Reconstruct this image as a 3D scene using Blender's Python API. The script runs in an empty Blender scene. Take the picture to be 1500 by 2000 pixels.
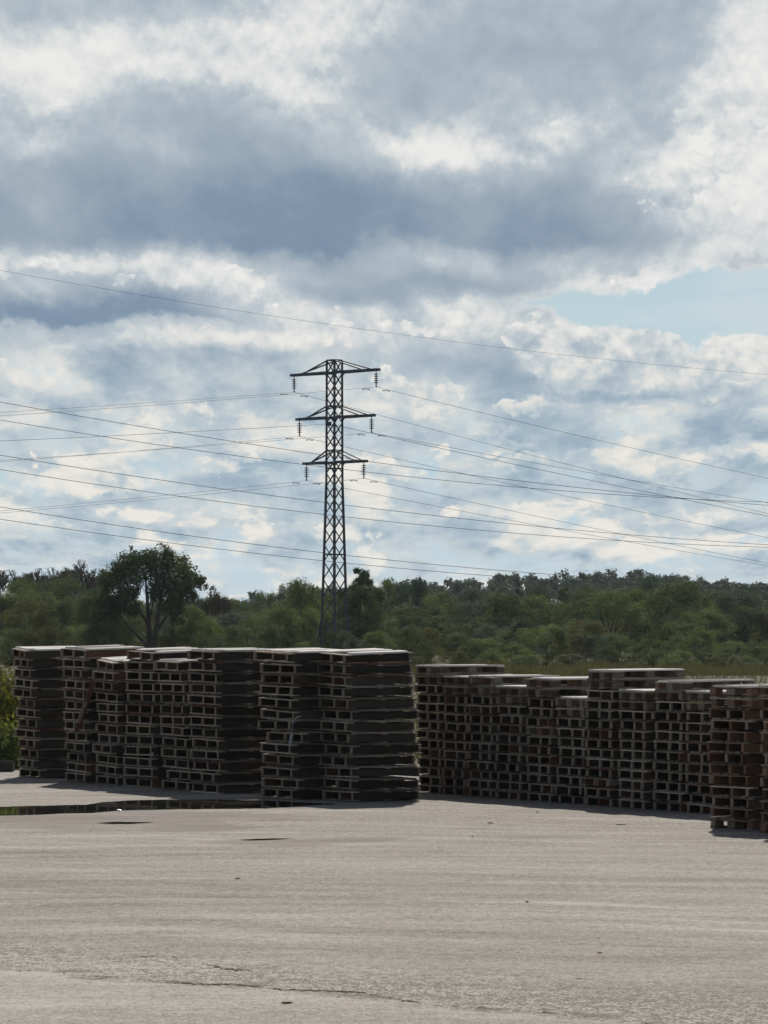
import bpy, bmesh, math, random
import numpy as np
from mathutils import Vector, Matrix

R = math.radians
scene = bpy.context.scene
col = scene.collection

# ------------------------------------------------------------------ camera
F_PX = 7400.0            # focal length in pixels of the 1500 x 2000 frame (a long phone lens)
CAM_H = 2.67             # camera height over the yard
HORIZON = 1225.0         # pixel row of the horizon
PITCH = math.atan((HORIZON - 1000.0) / F_PX)
cd = bpy.data.cameras.new('camera')
cam = bpy.data.objects.new('camera', cd)
col.objects.link(cam)
cam.location = (0, 0, CAM_H)
cam.rotation_euler = (math.pi / 2 + PITCH, 0, 0)
cd.sensor_fit = 'VERTICAL'
cd.sensor_height = 24.0
cd.lens = 24.0 * F_PX / 2000.0
cd.clip_start = 0.5
cd.clip_end = 20000
scene.camera = cam


def at(px, py, y):
    """world point on the ray of photo pixel (px, py) at depth y"""
    u = (px - 750.0) / F_PX
    v = -(py - 1000.0) / F_PX
    c, s = math.cos(PITCH), math.sin(PITCH)
    d = Vector((u, c - v * s, s + v * c))
    return Vector((0, 0, CAM_H)) + d * (y / d.y)


def ground(px, py, z=0.0):
    """world point where the ray of photo pixel (px, py) meets the ground"""
    u = (px - 750.0) / F_PX
    v = -(py - 1000.0) / F_PX
    c, s = math.cos(PITCH), math.sin(PITCH)
    d = Vector((u, c - v * s, s + v * c))
    return Vector((0, 0, CAM_H)) + d * ((z - CAM_H) / d.z)


# ------------------------------------------------------------------ node helpers
class NT:
    def __init__(self, tree):
        self.t = tree
        tree.nodes.clear()

    def n(self, kind, **kw):
        nd = self.t.nodes.new(kind)
        for k, v in kw.items():
            setattr(nd, k, v)
        return nd

    def link(self, a, b):
        self.t.links.new(a, b)

    def put(self, sock, v):
        if v is None:
            return
        if isinstance(v, bpy.types.NodeSocket):
            self.t.links.new(v, sock)
        else:
            sock.default_value = v

    def m(self, op, a, b=None, c=None, clamp=False):
        nd = self.n('ShaderNodeMath', operation=op, use_clamp=clamp)
        self.put(nd.inputs[0], a)
        self.put(nd.inputs[1], b)
        self.put(nd.inputs[2], c)
        return nd.outputs[0]

    def vm(self, op, a, b=None, c=None):
        nd = self.n('ShaderNodeVectorMath', operation=op)
        self.put(nd.inputs[0], a)
        self.put(nd.inputs[1], b)
        self.put(nd.inputs[2], c)
        return nd.outputs['Value'] if op in ('DOT_PRODUCT', 'LENGTH', 'DISTANCE') else nd.outputs['Vector']

    def xyz(self, x, y, z=0.0):
        nd = self.n('ShaderNodeCombineXYZ')
        self.put(nd.inputs[0], x); self.put(nd.inputs[1], y); self.put(nd.inputs[2], z)
        return nd.outputs[0]

    def sep(self, v):
        nd = self.n('ShaderNodeSeparateXYZ')
        self.put(nd.inputs[0], v)
        return nd.outputs[0], nd.outputs[1], nd.outputs[2]

    def noise(self, vec, scale, detail=4.0, rough=0.55, out='Fac', lac=2.0, dist=0.0, dim='3D'):
        nd = self.n('ShaderNodeTexNoise')
        nd.noise_dimensions = dim
        self.put(nd.inputs['Vector'], vec)
        nd.inputs['Scale'].default_value = scale
        nd.inputs['Detail'].default_value = detail
        nd.inputs['Roughness'].default_value = rough
        nd.inputs['Lacunarity'].default_value = lac
        nd.inputs['Distortion'].default_value = dist
        return nd.outputs[out]

    def smooth(self, v, lo, hi, a=0.0, b=1.0):
        nd = self.n('ShaderNodeMapRange', interpolation_type='SMOOTHSTEP')
        self.put(nd.inputs['Value'], v)
        nd.inputs['From Min'].default_value = lo
        nd.inputs['From Max'].default_value = hi
        nd.inputs['To Min'].default_value = a
        nd.inputs['To Max'].default_value = b
        return nd.outputs['Result']

    def ramp(self, v, stops, interp='LINEAR'):
        nd = self.n('ShaderNodeValToRGB')
        self.put(nd.inputs[0], v)
        cr = nd.color_ramp
        cr.interpolation = interp
        while len(cr.elements) > 1:
            cr.elements.remove(cr.elements[-1])
        for i, (p, c) in enumerate(stops):
            e = cr.elements[0] if i == 0 else cr.elements.new(p)
            e.position = p
            e.color = (*c, 1.0)
        return nd.outputs['Color']

    def mix(self, f, a, b, blend='MIX'):
        nd = self.n('ShaderNodeMix', data_type='RGBA', blend_type=blend)
        self.put(nd.inputs[0], f)
        self.put(nd.inputs[6], a if isinstance(a, bpy.types.NodeSocket) else (*a, 1.0))
        self.put(nd.inputs[7], b if isinstance(b, bpy.types.NodeSocket) else (*b, 1.0))
        return nd.outputs[2]


def lin(r, g, b):
    """sRGB 0-255 -> linear"""
    def f(c):
        c /= 255.0
        return c / 12.92 if c <= 0.04045 else ((c + 0.055) / 1.055) ** 2.4
    return (f(r), f(g), f(b))

SUN_EL, SUN_AZ = R(42), R(4)          # azimuth measured from +Y towards +X

# ------------------------------------------------------------------ sky, sun
def build_world():
    w = bpy.data.worlds.new('World')
    scene.world = w
    w.use_nodes = True
    g = NT(w.node_tree)
    d = g.n('ShaderNodeTexCoord').outputs['Generated']
    dn = g.vm('NORMALIZE', d)
    x, y, z = g.sep(dn)
    az = g.m('ARCTAN2', x, y)
    el = g.m('ARCSINE', z)
    U = g.m('MULTIPLY', az, 7.4)
    W = g.m('MULTIPLY', el, 7.4)
    P0 = g.xyz(U, W, 0.0)
    # cloud-layer perspective: patterns get finer and flatter towards the horizon
    den = g.m('MAXIMUM', g.m('ADD', W, 0.30), 0.2)
    inv = g.m('DIVIDE', 1.0, den)
    Q = g.xyz(g.m('MULTIPLY', U, inv), g.m('MULTIPLY', inv, -1.15), 0.0)

    # the lumpy cloud noise, and a warp for the hand-placed masses
    wn = g.noise(Q, 2.6, 5.0, 0.6, 'Color', dim='2D')
    wv = g.vm('SUBTRACT', wn, (0.5, 0.5, 0.5))
    wn2 = g.noise(P0, 13.0, 5.0, 0.62, 'Color', dim='2D')
    wv2 = g.vm('SUBTRACT', wn2, (0.5, 0.5, 0.5))
    P = g.vm('MULTIPLY_ADD', wv, (0.26, 0.15, 0.0), P0)
    P = g.vm('MULTIPLY_ADD', wv2, (0.05, 0.045, 0.0), P)

    def bump(cx, cy, rx, ry, flat=0.0, vec=None):
        # gaussian mass centred on a bearing / elevation; flat > 0 cuts its underside sharper
        cu, cw = (cx - 750) / 1000.0, (1225 - cy) / 1000.0
        sx, sy = 1000.0 / rx, 1000.0 / ry
        q = g.vm('MULTIPLY_ADD', vec or P, (sx, sy, 0.0), (-cu * sx, -cw * sy, 0.0))
        if flat:
            qx, qy, _ = g.sep(q)
            below = g.m('LESS_THAN', qy, 0.0)
            qy = g.m('MULTIPLY', qy, g.m('MULTIPLY_ADD', below, flat, 1.0))
            q = g.xyz(qx, qy, 0.0)
        r2 = g.vm('DOT_PRODUCT', q, q)
        return g.m('POWER', 2.718, g.m('MULTIPLY', g.m('POWER', r2, 1.25), -1.0))

    def total(start, items):
        s = start
        for it in items:
            wgt = it[4]
            fl = it[5] if len(it) > 5 else 0.0
            s = g.m('MULTIPLY_ADD', bump(it[0], it[1], it[2], it[3], fl), wgt, s)
        return s

    def puffs(vec, scale, detail):
        nd = g.n('ShaderNodeTexVoronoi', feature='F1', voronoi_dimensions='2D')
        g.put(nd.inputs['Vector'], vec)
        nd.inputs['Scale'].default_value = scale
        nd.inputs['Detail'].default_value = detail
        nd.inputs['Roughness'].default_value = 0.55
        return nd.outputs['Distance']

    big = g.noise(Q, 1.5, 4.0, 0.5, dim='2D')
    mid = g.noise(Q, 3.6, 8.0, 0.6, dim='2D')
    fine = g.noise(P0, 9.0, 8.0, 0.62, dim='2D')
    Qp = g.vm('MULTIPLY_ADD', wv2, (0.10, 0.08, 0.0), g.vm('MULTIPLY', P0, (1.0, 1.35, 1.0)))
    puff = puffs(Qp, 7.5, 3.0)

    # ---- thickness: 0 = thin and sunlit white, 1 = thick and grey-blue underneath
    lowband = g.smooth(W, 0.72, 0.30)
    t0 = g.m('MULTIPLY_ADD', g.m('SUBTRACT', big, 0.5), 0.9, g.m('MULTIPLY_ADD', lowband, 0.12, 0.42))
    t0 = g.m('MULTIPLY_ADD', g.m('SUBTRACT', mid, 0.5), g.m('MULTIPLY_ADD', lowband, 1.05, 0.55), t0)
    t0 = g.m('MULTIPLY_ADD', g.m('SUBTRACT', fine, 0.5), g.m('MULTIPLY_ADD', lowband, 0.35, 0.17), t0)
    t0 = g.m('MULTIPLY_ADD', g.m('SUBTRACT', puff, 0.42), g.m('MULTIPLY_ADD', lowband, 0.26, 0.12), t0)
    T = total(t0, [
        (330, 450, 540, 150, .30, 4.5), (800, 460, 430, 130, .27, 4.5), (1130, 450, 190, 140, .26, 1.8),
        (250, 340, 380, 120, .16), (620, 420, 340, 90, .08), (1190, 310, 95, 150, .14),
        (830, 165, 250, 120, .20), (980, 60, 260, 80, .12), (1290, 75, 130, 120, .12),
        (230, 25, 300, 62, .20), (330, 235, 160, 70, .10), (1320, 225, 55, 50, .2),
        (140, 130, 190, 62, -.36), (500, 110, 150, 80, -.28), (600, 30, 150, 60, -.25), (560, 205, 90, 70, -.18),
        (850, 305, 230, 52, -.44), (800, 355, 60, 40, -.15), (1110, 230, 110, 40, -.30), (90, 285, 60, 26, -.22),
        (1410, 340, 120, 110, -.36), (1420, 210, 120, 80, -.28), (1470, 90, 90, 80, -.2), (1000, 150, 60, 60, -.1),
        (140, 505, 260, 20, -.34), (330, 545, 110, 26, -.28), (480, 540, 110, 36, -.28), (140, 620, 300, 44, .66, 2.5),
        (830, 560, 230, 30, .24), (420, 672, 400, 22, -.36), (560, 610, 220, 34, -.22), (900, 625, 130, 44, -.28),
        (1230, 555, 110, 22, -.38), (330, 720, 300, 30, .16),
        (1190, 680, 150, 38, -.42), (1350, 730, 80, 50, -.34), (1060, 690, 80, 44, -.26), (800, 770, 95, 45, -.36),
        (930, 755, 60, 40, .26), (1250, 785, 150, 30, .26, 1.5), (1100, 810, 150, 34, -.22), (1440, 680, 100, 40, -.46),
        (1440, 775, 80, 50, .22), (850, 850, 330, 26, .18), (430, 740, 260, 40, .16), (60, 735, 60, 38, -.30),
        (400, 815, 150, 15, -.36), (430, 922, 100, 26, -.40), (150, 920, 180, 45, -.26), (960, 885, 130, 26, -.34),
        (1250, 840, 110, 46, -.22), (1420, 840, 130, 22, .26), (1120, 860, 260, 26, .16), (870, 935, 200, 28, -.24), (1000, 960, 300, 22, .18),
        (300, 1010, 400, 36, -.20), (900, 1030, 330, 36, -.20), (1350, 1000, 200, 34, -.18),
        (620, 960, 160, 40, .14),
    ])
    # small-scale self shadow: underside of each lump a little greyer than its top
    Qs = g.vm('ADD', P0, (0.0, 0.022, 0.0))
    fine2 = g.noise(Qs, 9.0, 8.0, 0.62, dim='2D')
    relief = g.m('SUBTRACT', fine2, fine)
    # (the thick grey masses are smooth; only thin bright cloud shows texture)
    T = g.m('MULTIPLY_ADD', g.m('MULTIPLY', relief, g.smooth(T, 0.62, 0.34, 0.25, 1.0)), 1.0, T)

    # low over the land: separate small cumulus with crisp tops, seen edge-on against paler air
    L0 = g.vm('MULTIPLY_ADD', wv2, (0.07, 0.05, 0.0), g.vm('MULTIPLY', P0, (1.0, 2.1, 1.0)))
    lump = g.noise(L0, 4.6, 9.0, 0.58, dim='2D')
    lump_up = g.noise(g.vm('ADD', L0, (0.01, 0.055, 0.0)), 4.6, 5.0, 0.55, dim='2D')
    lumpf = g.m('MULTIPLY_ADD', g.m('SUBTRACT', fine, 0.5), 0.24, lump)
    white = g.m('MULTIPLY_ADD', g.smooth(lumpf, 0.475, 0.57), 0.5, g.m('MULTIPLY', g.smooth(lumpf, 0.44, 0.70), 0.5))
    lit = g.m('SUBTRACT', lump, lump_up)
    TL = g.m('MULTIPLY_ADD', white, -0.80, 0.86)
    TL = g.m('MULTIPLY_ADD', lit, -2.4, TL)
    TL = g.m('MULTIPLY_ADD', g.m('SUBTRACT', T, 0.5), 0.55, TL)
    lowmix = g.m('MULTIPLY', g.smooth(W, 0.54, 0.30), 0.88)
    T = g.m('ADD', g.m('MULTIPLY', T, g.m('SUBTRACT', 1.0, lowmix)), g.m('MULTIPLY', TL, lowmix))

    # ---- separate heaped cumulus with crisp crowns: cauliflower lumps, grey under each heap
    Qc = g.vm('MULTIPLY_ADD', wv2, (0.05, 0.04, 0.0), g.vm('MULTIPLY', P0, (1.0, 1.25, 1.0)))
    pc = puffs(Qc, 11.0, 3.0)
    pc_up = puffs(g.vm('ADD', Qc, (0.004, 0.030, 0.0)), 11.0, 2.0)
    heap = total(0.02, [
        (1190, 715, 150, 78, .90, 1.0), (1080, 715, 90, 60, .70, 1.0), (1340, 755, 86, 58, .85, 0.8), (1250, 775, 130, 36, .4), (1000, 672, 44, 34, .5, 1.0), (1250, 655, 46, 24, .35),
        (1445, 700, 90, 48, .70, 1.0), (800, 770, 78, 50, .62, 1.0), (690, 705, 110, 30, .35), (905, 640, 80, 46, .55, 1.0), (760, 645, 90, 34, .45, 1.0),
        (620, 660, 70, 40, .45, 1.0), (960, 800, 80, 30, .45, 1.0), (1090, 790, 90, 30, .42), (640, 590, 110, 22, .35),
        (205, 545, 50, 26, .52), (395, 545, 60, 28, .50), (500, 535, 44, 36, .55), (300, 520, 44, 16, .40), (60, 505, 90, 16, .45),
        (110, 745, 44, 36, .52, 1.0), (15, 715, 42, 30, .5, 1.0), (420, 922, 70, 30, .62, 1.0), (480, 885, 40, 16, .45), (130, 905, 60, 26, .40), (40, 940, 60, 26, .4),
        (830, 890, 80, 26, .50, 1.0), (990, 880, 44, 26, .50, 1.0), (900, 925, 120, 22, .35), (1240, 880, 60, 26, .38), (1460, 960, 60, 24, .4),
        (400, 814, 110, 15, .42), (260, 1010, 120, 26, .38), (600, 1010, 130, 20, .34), (880, 1010, 150, 24, .36), (1140, 965, 60, 18, .34), (760, 1040, 110, 16, .3),
        (1400, 330, 115, 105, .52), (1450, 220, 90, 70, .45), (1310, 380, 50, 50, .35), (1330, 200, 40, 24, .3), (860, 305, 160, 40, .34), (1130, 225, 80, 30, .34),
        (130, 140, 130, 44, .34), (520, 130, 80, 70, .28), (1240, 552, 80, 17, .36), (1100, 570, 80, 14, .3), (1470, 500, 44, 12, .36), (1062, 622, 28, 15, .42),
    ])
    heap = g.m('MULTIPLY_ADD', g.m('SUBTRACT', 0.40, pc), 0.42, heap)
    heap = g.m('MULTIPLY_ADD', g.m('SUBTRACT', fine, 0.5), 0.50, heap)
    hsoft = g.smooth(W, 0.75, 1.0)                     # the big clouds overhead are softer
    alpha = g.m('MULTIPLY', g.smooth(heap, 0.20, 0.36), g.m('MULTIPLY_ADD', hsoft, -0.35, 0.92))
    TC = g.m('MULTIPLY_ADD', g.m('SUBTRACT', pc, 0.25), 0.40, 0.05)
    TC = g.m('MULTIPLY_ADD', g.m('SUBTRACT', pc_up, pc), -0.32, TC)
    TC = g.m('MULTIPLY_ADD', relief, 0.7, TC)
    TC = g.m('MULTIPLY_ADD', g.smooth(heap, 0.25, 0.85), 0.10, TC)
    TC = total(TC, [(1250, 790, 110, 20, .46), (1100, 770, 60, 24, .22), (1180, 740, 60, 18, .14), (1440, 760, 80, 26, .30), (800, 815, 80, 18, .2), (860, 690, 120, 20, .26),
                    (1340, 440, 90, 26, .16), (420, 948, 80, 12, .22), (920, 745, 50, 26, .16)])
    T = g.m('ADD', g.m('MULTIPLY', T, g.m('SUBTRACT', 1.0, alpha)), g.m('MULTIPLY', TC, alpha))

    # ---- cover: where the blue sky shows between the clouds
    c0 = g.m('MULTIPLY_ADD', g.m('SUBTRACT', mid, 0.5), 1.25, 0.62)
    c0 = g.m('MULTIPLY_ADD', g.m('SUBTRACT', fine, 0.5), 0.75, c0)
    C = total(c0, [
        (1270, 608, 270, 54, -1.0, 0), (1440, 565, 140, 84, -.88), (1470, 480, 60, 34, -.35), (1060, 610, 70, 26, -.35),
        (1060, 625, 38, 18, .55),
        (1350, 672, 34, 40, -.55),
        (700, 500, 900, 200, .5), (700, 200, 1000, 260, .5), (1190, 720, 190, 70, .8), (1440, 700, 90, 60, .75),
        (1400, 300, 140, 140, .6), (1470, 505, 70, 14, .45), (880, 640, 140, 60, .6),
        (200, 1130, 900, 45, -.22), (1200, 1120, 400, 40, -.2),
    ])
    cover = g.m('MAXIMUM', g.smooth(C, 0.24, 0.62), alpha)
    # thin white lining where the cover runs out
    edge = g.smooth(C, 0.40, 0.95)
    T = g.m('MULTIPLY', T, g.m('MULTIPLY_ADD', g.m('MAXIMUM', edge, alpha), 0.45, 0.55))
    # low clouds never get as dark, they fade into the air
    T = g.m('SUBTRACT', T, g.m('MULTIPLY', g.m('MULTIPLY', lowband, g.m('MAXIMUM', g.m('SUBTRACT', T, 0.42), 0.0)), 0.55))
    cloud_hi = g.ramp(g.m('MULTIPLY', T, 0.74), [(0.0, lin(238, 237, 234)), (0.163, lin(219, 221, 221)), (0.31, lin(188, 198, 205)),
                          (0.46, lin(165, 178, 189)), (0.62, lin(143, 160, 177)), (0.76, lin(127, 147, 169)), (1.0, lin(112, 134, 159))], 'B_SPLINE')
    cloud_lo = g.ramp(T, [(0.0, lin(238, 234, 226)), (0.25, lin(222, 221, 216)), (0.46, lin(194, 206, 211)),
                          (0.66, lin(163, 183, 198)), (0.85, lin(148, 170, 188)), (1.0, lin(138, 161, 182))], 'B_SPLINE')
    warm = g.mix(lowband, cloud_hi, cloud_lo)

    sky = g.n('ShaderNodeTexSky', sky_type='NISHITA')
    sky.sun_disc = False
    sky.sun_elevation = SUN_EL
    sky.sun_rotation = SUN_AZ
    sky.altitude = 100
    sky.air_density = 1.0
    sky.dust_density = 1.2
    sky.ozone_density = 1.5
    bg_sky = g.n('ShaderNodeBackground')
    g.link(sky.outputs[0], bg_sky.inputs[0])
    bg_sky.inputs[1].default_value = SKY_STRENGTH
    # blue-white air low over the land ahead
    bg_air = g.n('ShaderNodeBackground')
    airc = g.ramp(W, [(0.0, lin(196, 211, 219)), (0.35, lin(180, 204, 216)), (0.60, lin(188, 209, 217)), (1.0, lin(172, 197, 212))])
    # thin veils drift through the clear air
    veil = g.smooth(g.noise(g.vm('MULTIPLY', Q, (0.8, 2.2, 1.0)), 2.4, 6.0, 0.62, dim='2D'), 0.42, 0.72)
    airc = g.mix(g.m('MULTIPLY', veil, 0.36), airc, lin(218, 224, 226))
    g.link(airc, bg_air.inputs[0])
    # the Nishita sky is what is left of the dome away from the low bright belt
    low = g.smooth(el, R(11), R(24), 1.0, 0.0)
    mix_air = g.n('ShaderNodeMixShader')
    g.link(low, mix_air.inputs[0]); g.link(bg_sky.outputs[0], mix_air.inputs[1]); g.link(bg_air.outputs[0], mix_air.inputs[2])
    bg_cl = g.n('ShaderNodeBackground')
    g.link(warm, bg_cl.inputs[0])
    # unseen cloud cover overhead and behind the camera is cut down to deepen the shade
    front = g.m('MULTIPLY_ADD', g.m('MULTIPLY', g.smooth(y, -0.1, 0.7), g.smooth(el, R(28), R(11))), 1.0 - CLOUD_BACK, CLOUD_BACK)
    mixs = g.n('ShaderNodeMixShader')
    g.link(g.m('MULTIPLY', cover, front), mixs.inputs[0])
    g.link(mix_air.outputs[0], mixs.inputs[1]); g.link(bg_cl.outputs[0], mixs.inputs[2])
    out = g.n('ShaderNodeOutputWorld')
    g.link(mixs.outputs[0], out.inputs[0])
    w.cycles.sampling_method = 'MANUAL'
    w.cycles.sample_map_resolution = 1024

SKY_STRENGTH = 0.05
CLOUD_BACK = 0.12
build_world()

sd = bpy.data.lights.new('sun', 'SUN')
sd.energy = 5.0
sd.angle = R(0.53)
sd.color = (1.0, 0.94, 0.86)
sun = bpy.data.objects.new('sun', sd)
col.objects.link(sun)
sdir = Vector((math.sin(SUN_AZ) * math.cos(SUN_EL), math.cos(SUN_AZ) * math.cos(SUN_EL), math.sin(SUN_EL)))
sun.rotation_euler = sdir.to_track_quat('Z', 'Y').to_euler()

scene.view_settings.view_transform = 'Standard'
scene.view_settings.look = 'None'
scene.view_settings.exposure = 0.0
scene.view_settings.gamma = 1.0
scene.view_settings.use_curve_mapping = False

# ------------------------------------------------------------------ materials
def new_mat(name):
    m = bpy.data.materials.new(name)
    m.use_nodes = True
    return m, NT(m.node_tree)


def finish(g, color, rough=0.8, bump=None, bump_str=0.3, bump_dist=0.02, metallic=0.0, spec=0.5, extra=None):
    p = g.n('ShaderNodeBsdfPrincipled')
    g.put(p.inputs['Base Color'], color if isinstance(color, bpy.types.NodeSocket) else (*color, 1.0))
    g.put(p.inputs['Roughness'], rough)
    p.inputs['Metallic'].default_value = metallic
    p.inputs['Specular IOR Level'].default_value = spec
    if bump is not None:
        b = g.n('ShaderNodeBump')
        b.inputs['Strength'].default_value = bump_str
        b.inputs['Distance'].default_value = bump_dist
        g.link(bump, b.inputs['Height'])
        g.link(b.outputs[0], p.inputs['Normal'])
    o = g.n('ShaderNodeOutputMaterial')
    g.link(p.outputs[0], o.inputs[0])
    return p


def wood_mat(name, stops, grain_axis='y', red=0.0, ends=None):
    m, g = new_mat(name)
    oi = g.n('ShaderNodeObjectInfo')
    rnd = oi.outputs['Random']
    co = g.n('ShaderNodeTexCoord').outputs['Object']
    off = g.vm('ADD', co, g.xyz(g.m('MULTIPLY', rnd, 37.0), g.m('MULTIPLY', rnd, 91.0), g.m('MULTIPLY', rnd, 13.0)))
    sc = (14.0, 1.2, 14.0) if grain_axis == 'y' else (1.2, 14.0, 14.0)
    gr = g.noise(g.vm('MULTIPLY', off, sc), 2.2, 5.0, 0.6)
    blot = g.noise(off, 3.0, 3.0, 0.5)
    f = g.m('MULTIPLY_ADD', g.m('SUBTRACT', gr, 0.5), 0.55, rnd)
    f = g.m('MULTIPLY_ADD', g.m('SUBTRACT', blot, 0.5), 0.7, f, clamp=True)
    c = g.ramp(f, stops)
    if red:
        r2 = g.m('FRACT', g.m('MULTIPLY', rnd, 17.3))
        c = g.mix(g.smooth(r2, 1.0 - red, 1.0 - red * 0.6), c, (0.115, 0.055, 0.038))
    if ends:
        # ends painted paler than the sides, standing in for sky light on them
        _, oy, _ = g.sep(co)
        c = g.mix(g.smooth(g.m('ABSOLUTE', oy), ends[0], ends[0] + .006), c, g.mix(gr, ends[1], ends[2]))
    finish(g, c, 0.85, gr, 0.35, 0.004, spec=0.3)
    return m

GREY_WOOD = [(0.0, (0.064, 0.047, 0.034)), (0.35, (0.118, 0.093, 0.072)), (0.65, (0.178, 0.148, 0.120)), (1.0, (0.255, 0.222, 0.185))]
RED_WOOD = [(0.0, (0.070, 0.036, 0.024)), (0.5, (0.13, 0.070, 0.047)), (1.0, (0.20, 0.118, 0.082))]
M_BOARD = wood_mat('weathered_board', [(p, tuple(q * k for q, k in zip(c, (1.55, 1.48, 1.40)))) for p, c in GREY_WOOD], 'x', 0.07)
M_DECK = wood_mat('weathered_deck', GREY_WOOD, 'y', 0.04)
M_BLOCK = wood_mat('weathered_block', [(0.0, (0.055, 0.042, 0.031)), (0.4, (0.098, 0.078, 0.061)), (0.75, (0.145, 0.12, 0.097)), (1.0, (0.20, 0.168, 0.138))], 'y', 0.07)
M_BEARER = wood_mat('weathered_bearer_lit_ends', [(0.0, (0.020, 0.015, 0.012)), (0.5, (0.034, 0.027, 0.022)), (1.0, (0.06, 0.049, 0.041))], 'y', 0.08, (.570, (0.135, 0.105, 0.08), (0.27, 0.225, 0.185)))  # shade on the sides and sky light on the ends put into the colour
M_BLEACH_GLARE = wood_mat('bleached_glare_deck', [(0.0, (0.50, 0.465, 0.43)), (0.5, (0.60, 0.565, 0.53)), (1.0, (0.69, 0.66, 0.62))], 'y', 0.0)  # bleached wood, paled further to carry the sun's glare on the tops
M_RED = wood_mat('reddish_stained_wood', RED_WOOD, 'y')
M_FRESH = wood_mat('newer_board', [(0.0, (0.26, 0.17, 0.09)), (1.0, (0.36, 0.26, 0.15))], 'x')


def steel_mat():
    m, g = new_mat('galvanised_steel')
    co = g.n('ShaderNodeTexCoord').outputs['Object']
    f = g.noise(co, 3.0, 4.0)
    c = g.ramp(f, [(0.3, (0.030, 0.039, 0.054)), (0.7, (0.066, 0.079, 0.100))])
    finish(g, c, 0.6, metallic=0.3, spec=0.3)
    return m
M_STEEL = steel_mat()


def plain_mat(name, a, b, rough=0.7, scale=6.0, spec=0.4, metallic=0.0):
    m, g = new_mat(name)
    co = g.n('ShaderNodeTexCoord').outputs['Object']
    c = g.ramp(g.noise(co, scale, 4.0), [(0.3, a), (0.7, b)])
    finish(g, c, rough, spec=spec, metallic=metallic)
    return m
M_GLASSINS = plain_mat('insulator_glaze', (0.05, 0.06, 0.055), (0.09, 0.09, 0.08), 0.25, 20)
M_WIRE = plain_mat('conductor_aluminium', (0.05, 0.055, 0.06), (0.08, 0.085, 0.09), 0.6, 2, spec=0.2)
M_DAMP = plain_mat('damper_iron', (0.05, 0.05, 0.06), (0.10, 0.09, 0.09), 0.6, 8)
M_TIMBER = plain_mat('dark_timber', (0.030, 0.026, 0.022), (0.06, 0.05, 0.042), 0.9, 5)
M_STRAP = plain_mat('grey_plastic_strap', (0.30, 0.33, 0.38), (0.42, 0.45, 0.50), 0.4, 9)
M_SCRAP = plain_mat('scrap_film', (0.42, 0.33, 0.37), (0.55, 0.45, 0.5), 0.5, 9)
M_SPLINT = plain_mat('dark_splinter', (0.05, 0.04, 0.03), (0.10, 0.07, 0.05), 0.9, 9)
M_CARD = plain_mat('brown_leaf', (0.16, 0.07, 0.03), (0.25, 0.12, 0.05), 0.9, 9)
M_BARK = plain_mat('bark', (0.035, 0.030, 0.026), (0.075, 0.066, 0.058), 0.95, 4, spec=0.2)
M_GREYTWIG = plain_mat('grey_twigs', (0.055, 0.045, 0.038), (0.085, 0.070, 0.060), 0.95, 1.5, spec=0.1)


def leaf_mat(name, a, b, c3, trans=0.35):
    m, g = new_mat(name)
    oi = g.n('ShaderNodeObjectInfo')
    co = g.n('ShaderNodeTexCoord').outputs['Object']
    off = g.vm('ADD', co, g.xyz(g.m('MULTIPLY', oi.outputs['Random'], 50.0), 0.0, 0.0))
    n1 = g.noise(off, 0.9, 3.0, 0.6)
    n2 = g.noise(off, 7.0, 2.0, 0.5)
    f = g.m('MULTIPLY_ADD', g.m('SUBTRACT', n2, 0.5), 0.6, n1)
    f = g.m('MULTIPLY_ADD', g.m('SUBTRACT', oi.outputs['Random'], 0.5), 0.35, f)
    c = g.ramp(f, [(0.25, a), (0.5, b), (0.78, c3)])
    d = g.n('ShaderNodeBsdfPrincipled')
    g.link(c, d.inputs['Base Color'])
    d.inputs['Roughness'].default_value = 0.75
    d.inputs['Specular IOR Level'].default_value = 0.06
    t = g.n('ShaderNodeBsdfTranslucent')
    tc = g.mix(1.0, c, (1.05, 1.15, 0.62), 'MULTIPLY')
    g.link(tc, t.inputs[0])
    mx = g.n('ShaderNodeMixShader')
    mx.inputs[0].default_value = trans
    g.link(d.outputs[0], mx.inputs[1]); g.link(t.outputs[0], mx.inputs[2])
    o = g.n('ShaderNodeOutputMaterial')
    g.link(mx.outputs[0], o.inputs[0])
    return m

M_LEAF = {
    'dark': leaf_mat('dark_leaves', (0.044, 0.064, 0.036), (0.066, 0.092, 0.046), (0.094, 0.120, 0.055), 0.32),
    'mid': leaf_mat('green_leaves', (0.062, 0.088, 0.039), (0.094, 0.127, 0.051), (0.130, 0.162, 0.064), 0.36),
    'light': leaf_mat('pale_green_leaves', (0.082, 0.107, 0.044), (0.120, 0.150, 0.058), (0.16, 0.185, 0.073), 0.40),
    'olive': leaf_mat('olive_leaves', (0.060, 0.066, 0.030), (0.090, 0.094, 0.040), (0.13, 0.12, 0.052), 0.32),
    'blue': leaf_mat('blue_green_leaves', (0.052, 0.073, 0.061), (0.072, 0.097, 0.078), (0.096, 0.124, 0.094), 0.25),
}
M_LEAF['rust'] = leaf_mat('dry_brown_leaves', (0.050, 0.042, 0.034), (0.070, 0.058, 0.045), (0.095, 0.08, 0.058), 0.2)
M_WEED = leaf_mat('weed_leaves', (0.11, 0.115, 0.03), (0.17, 0.165, 0.045), (0.24, 0.20, 0.07), 0.45)
M_GRASS = leaf_mat('dry_grass_blades', (0.070, 0.064, 0.034), (0.105, 0.090, 0.048), (0.15, 0.125, 0.068), 0.3)


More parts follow.
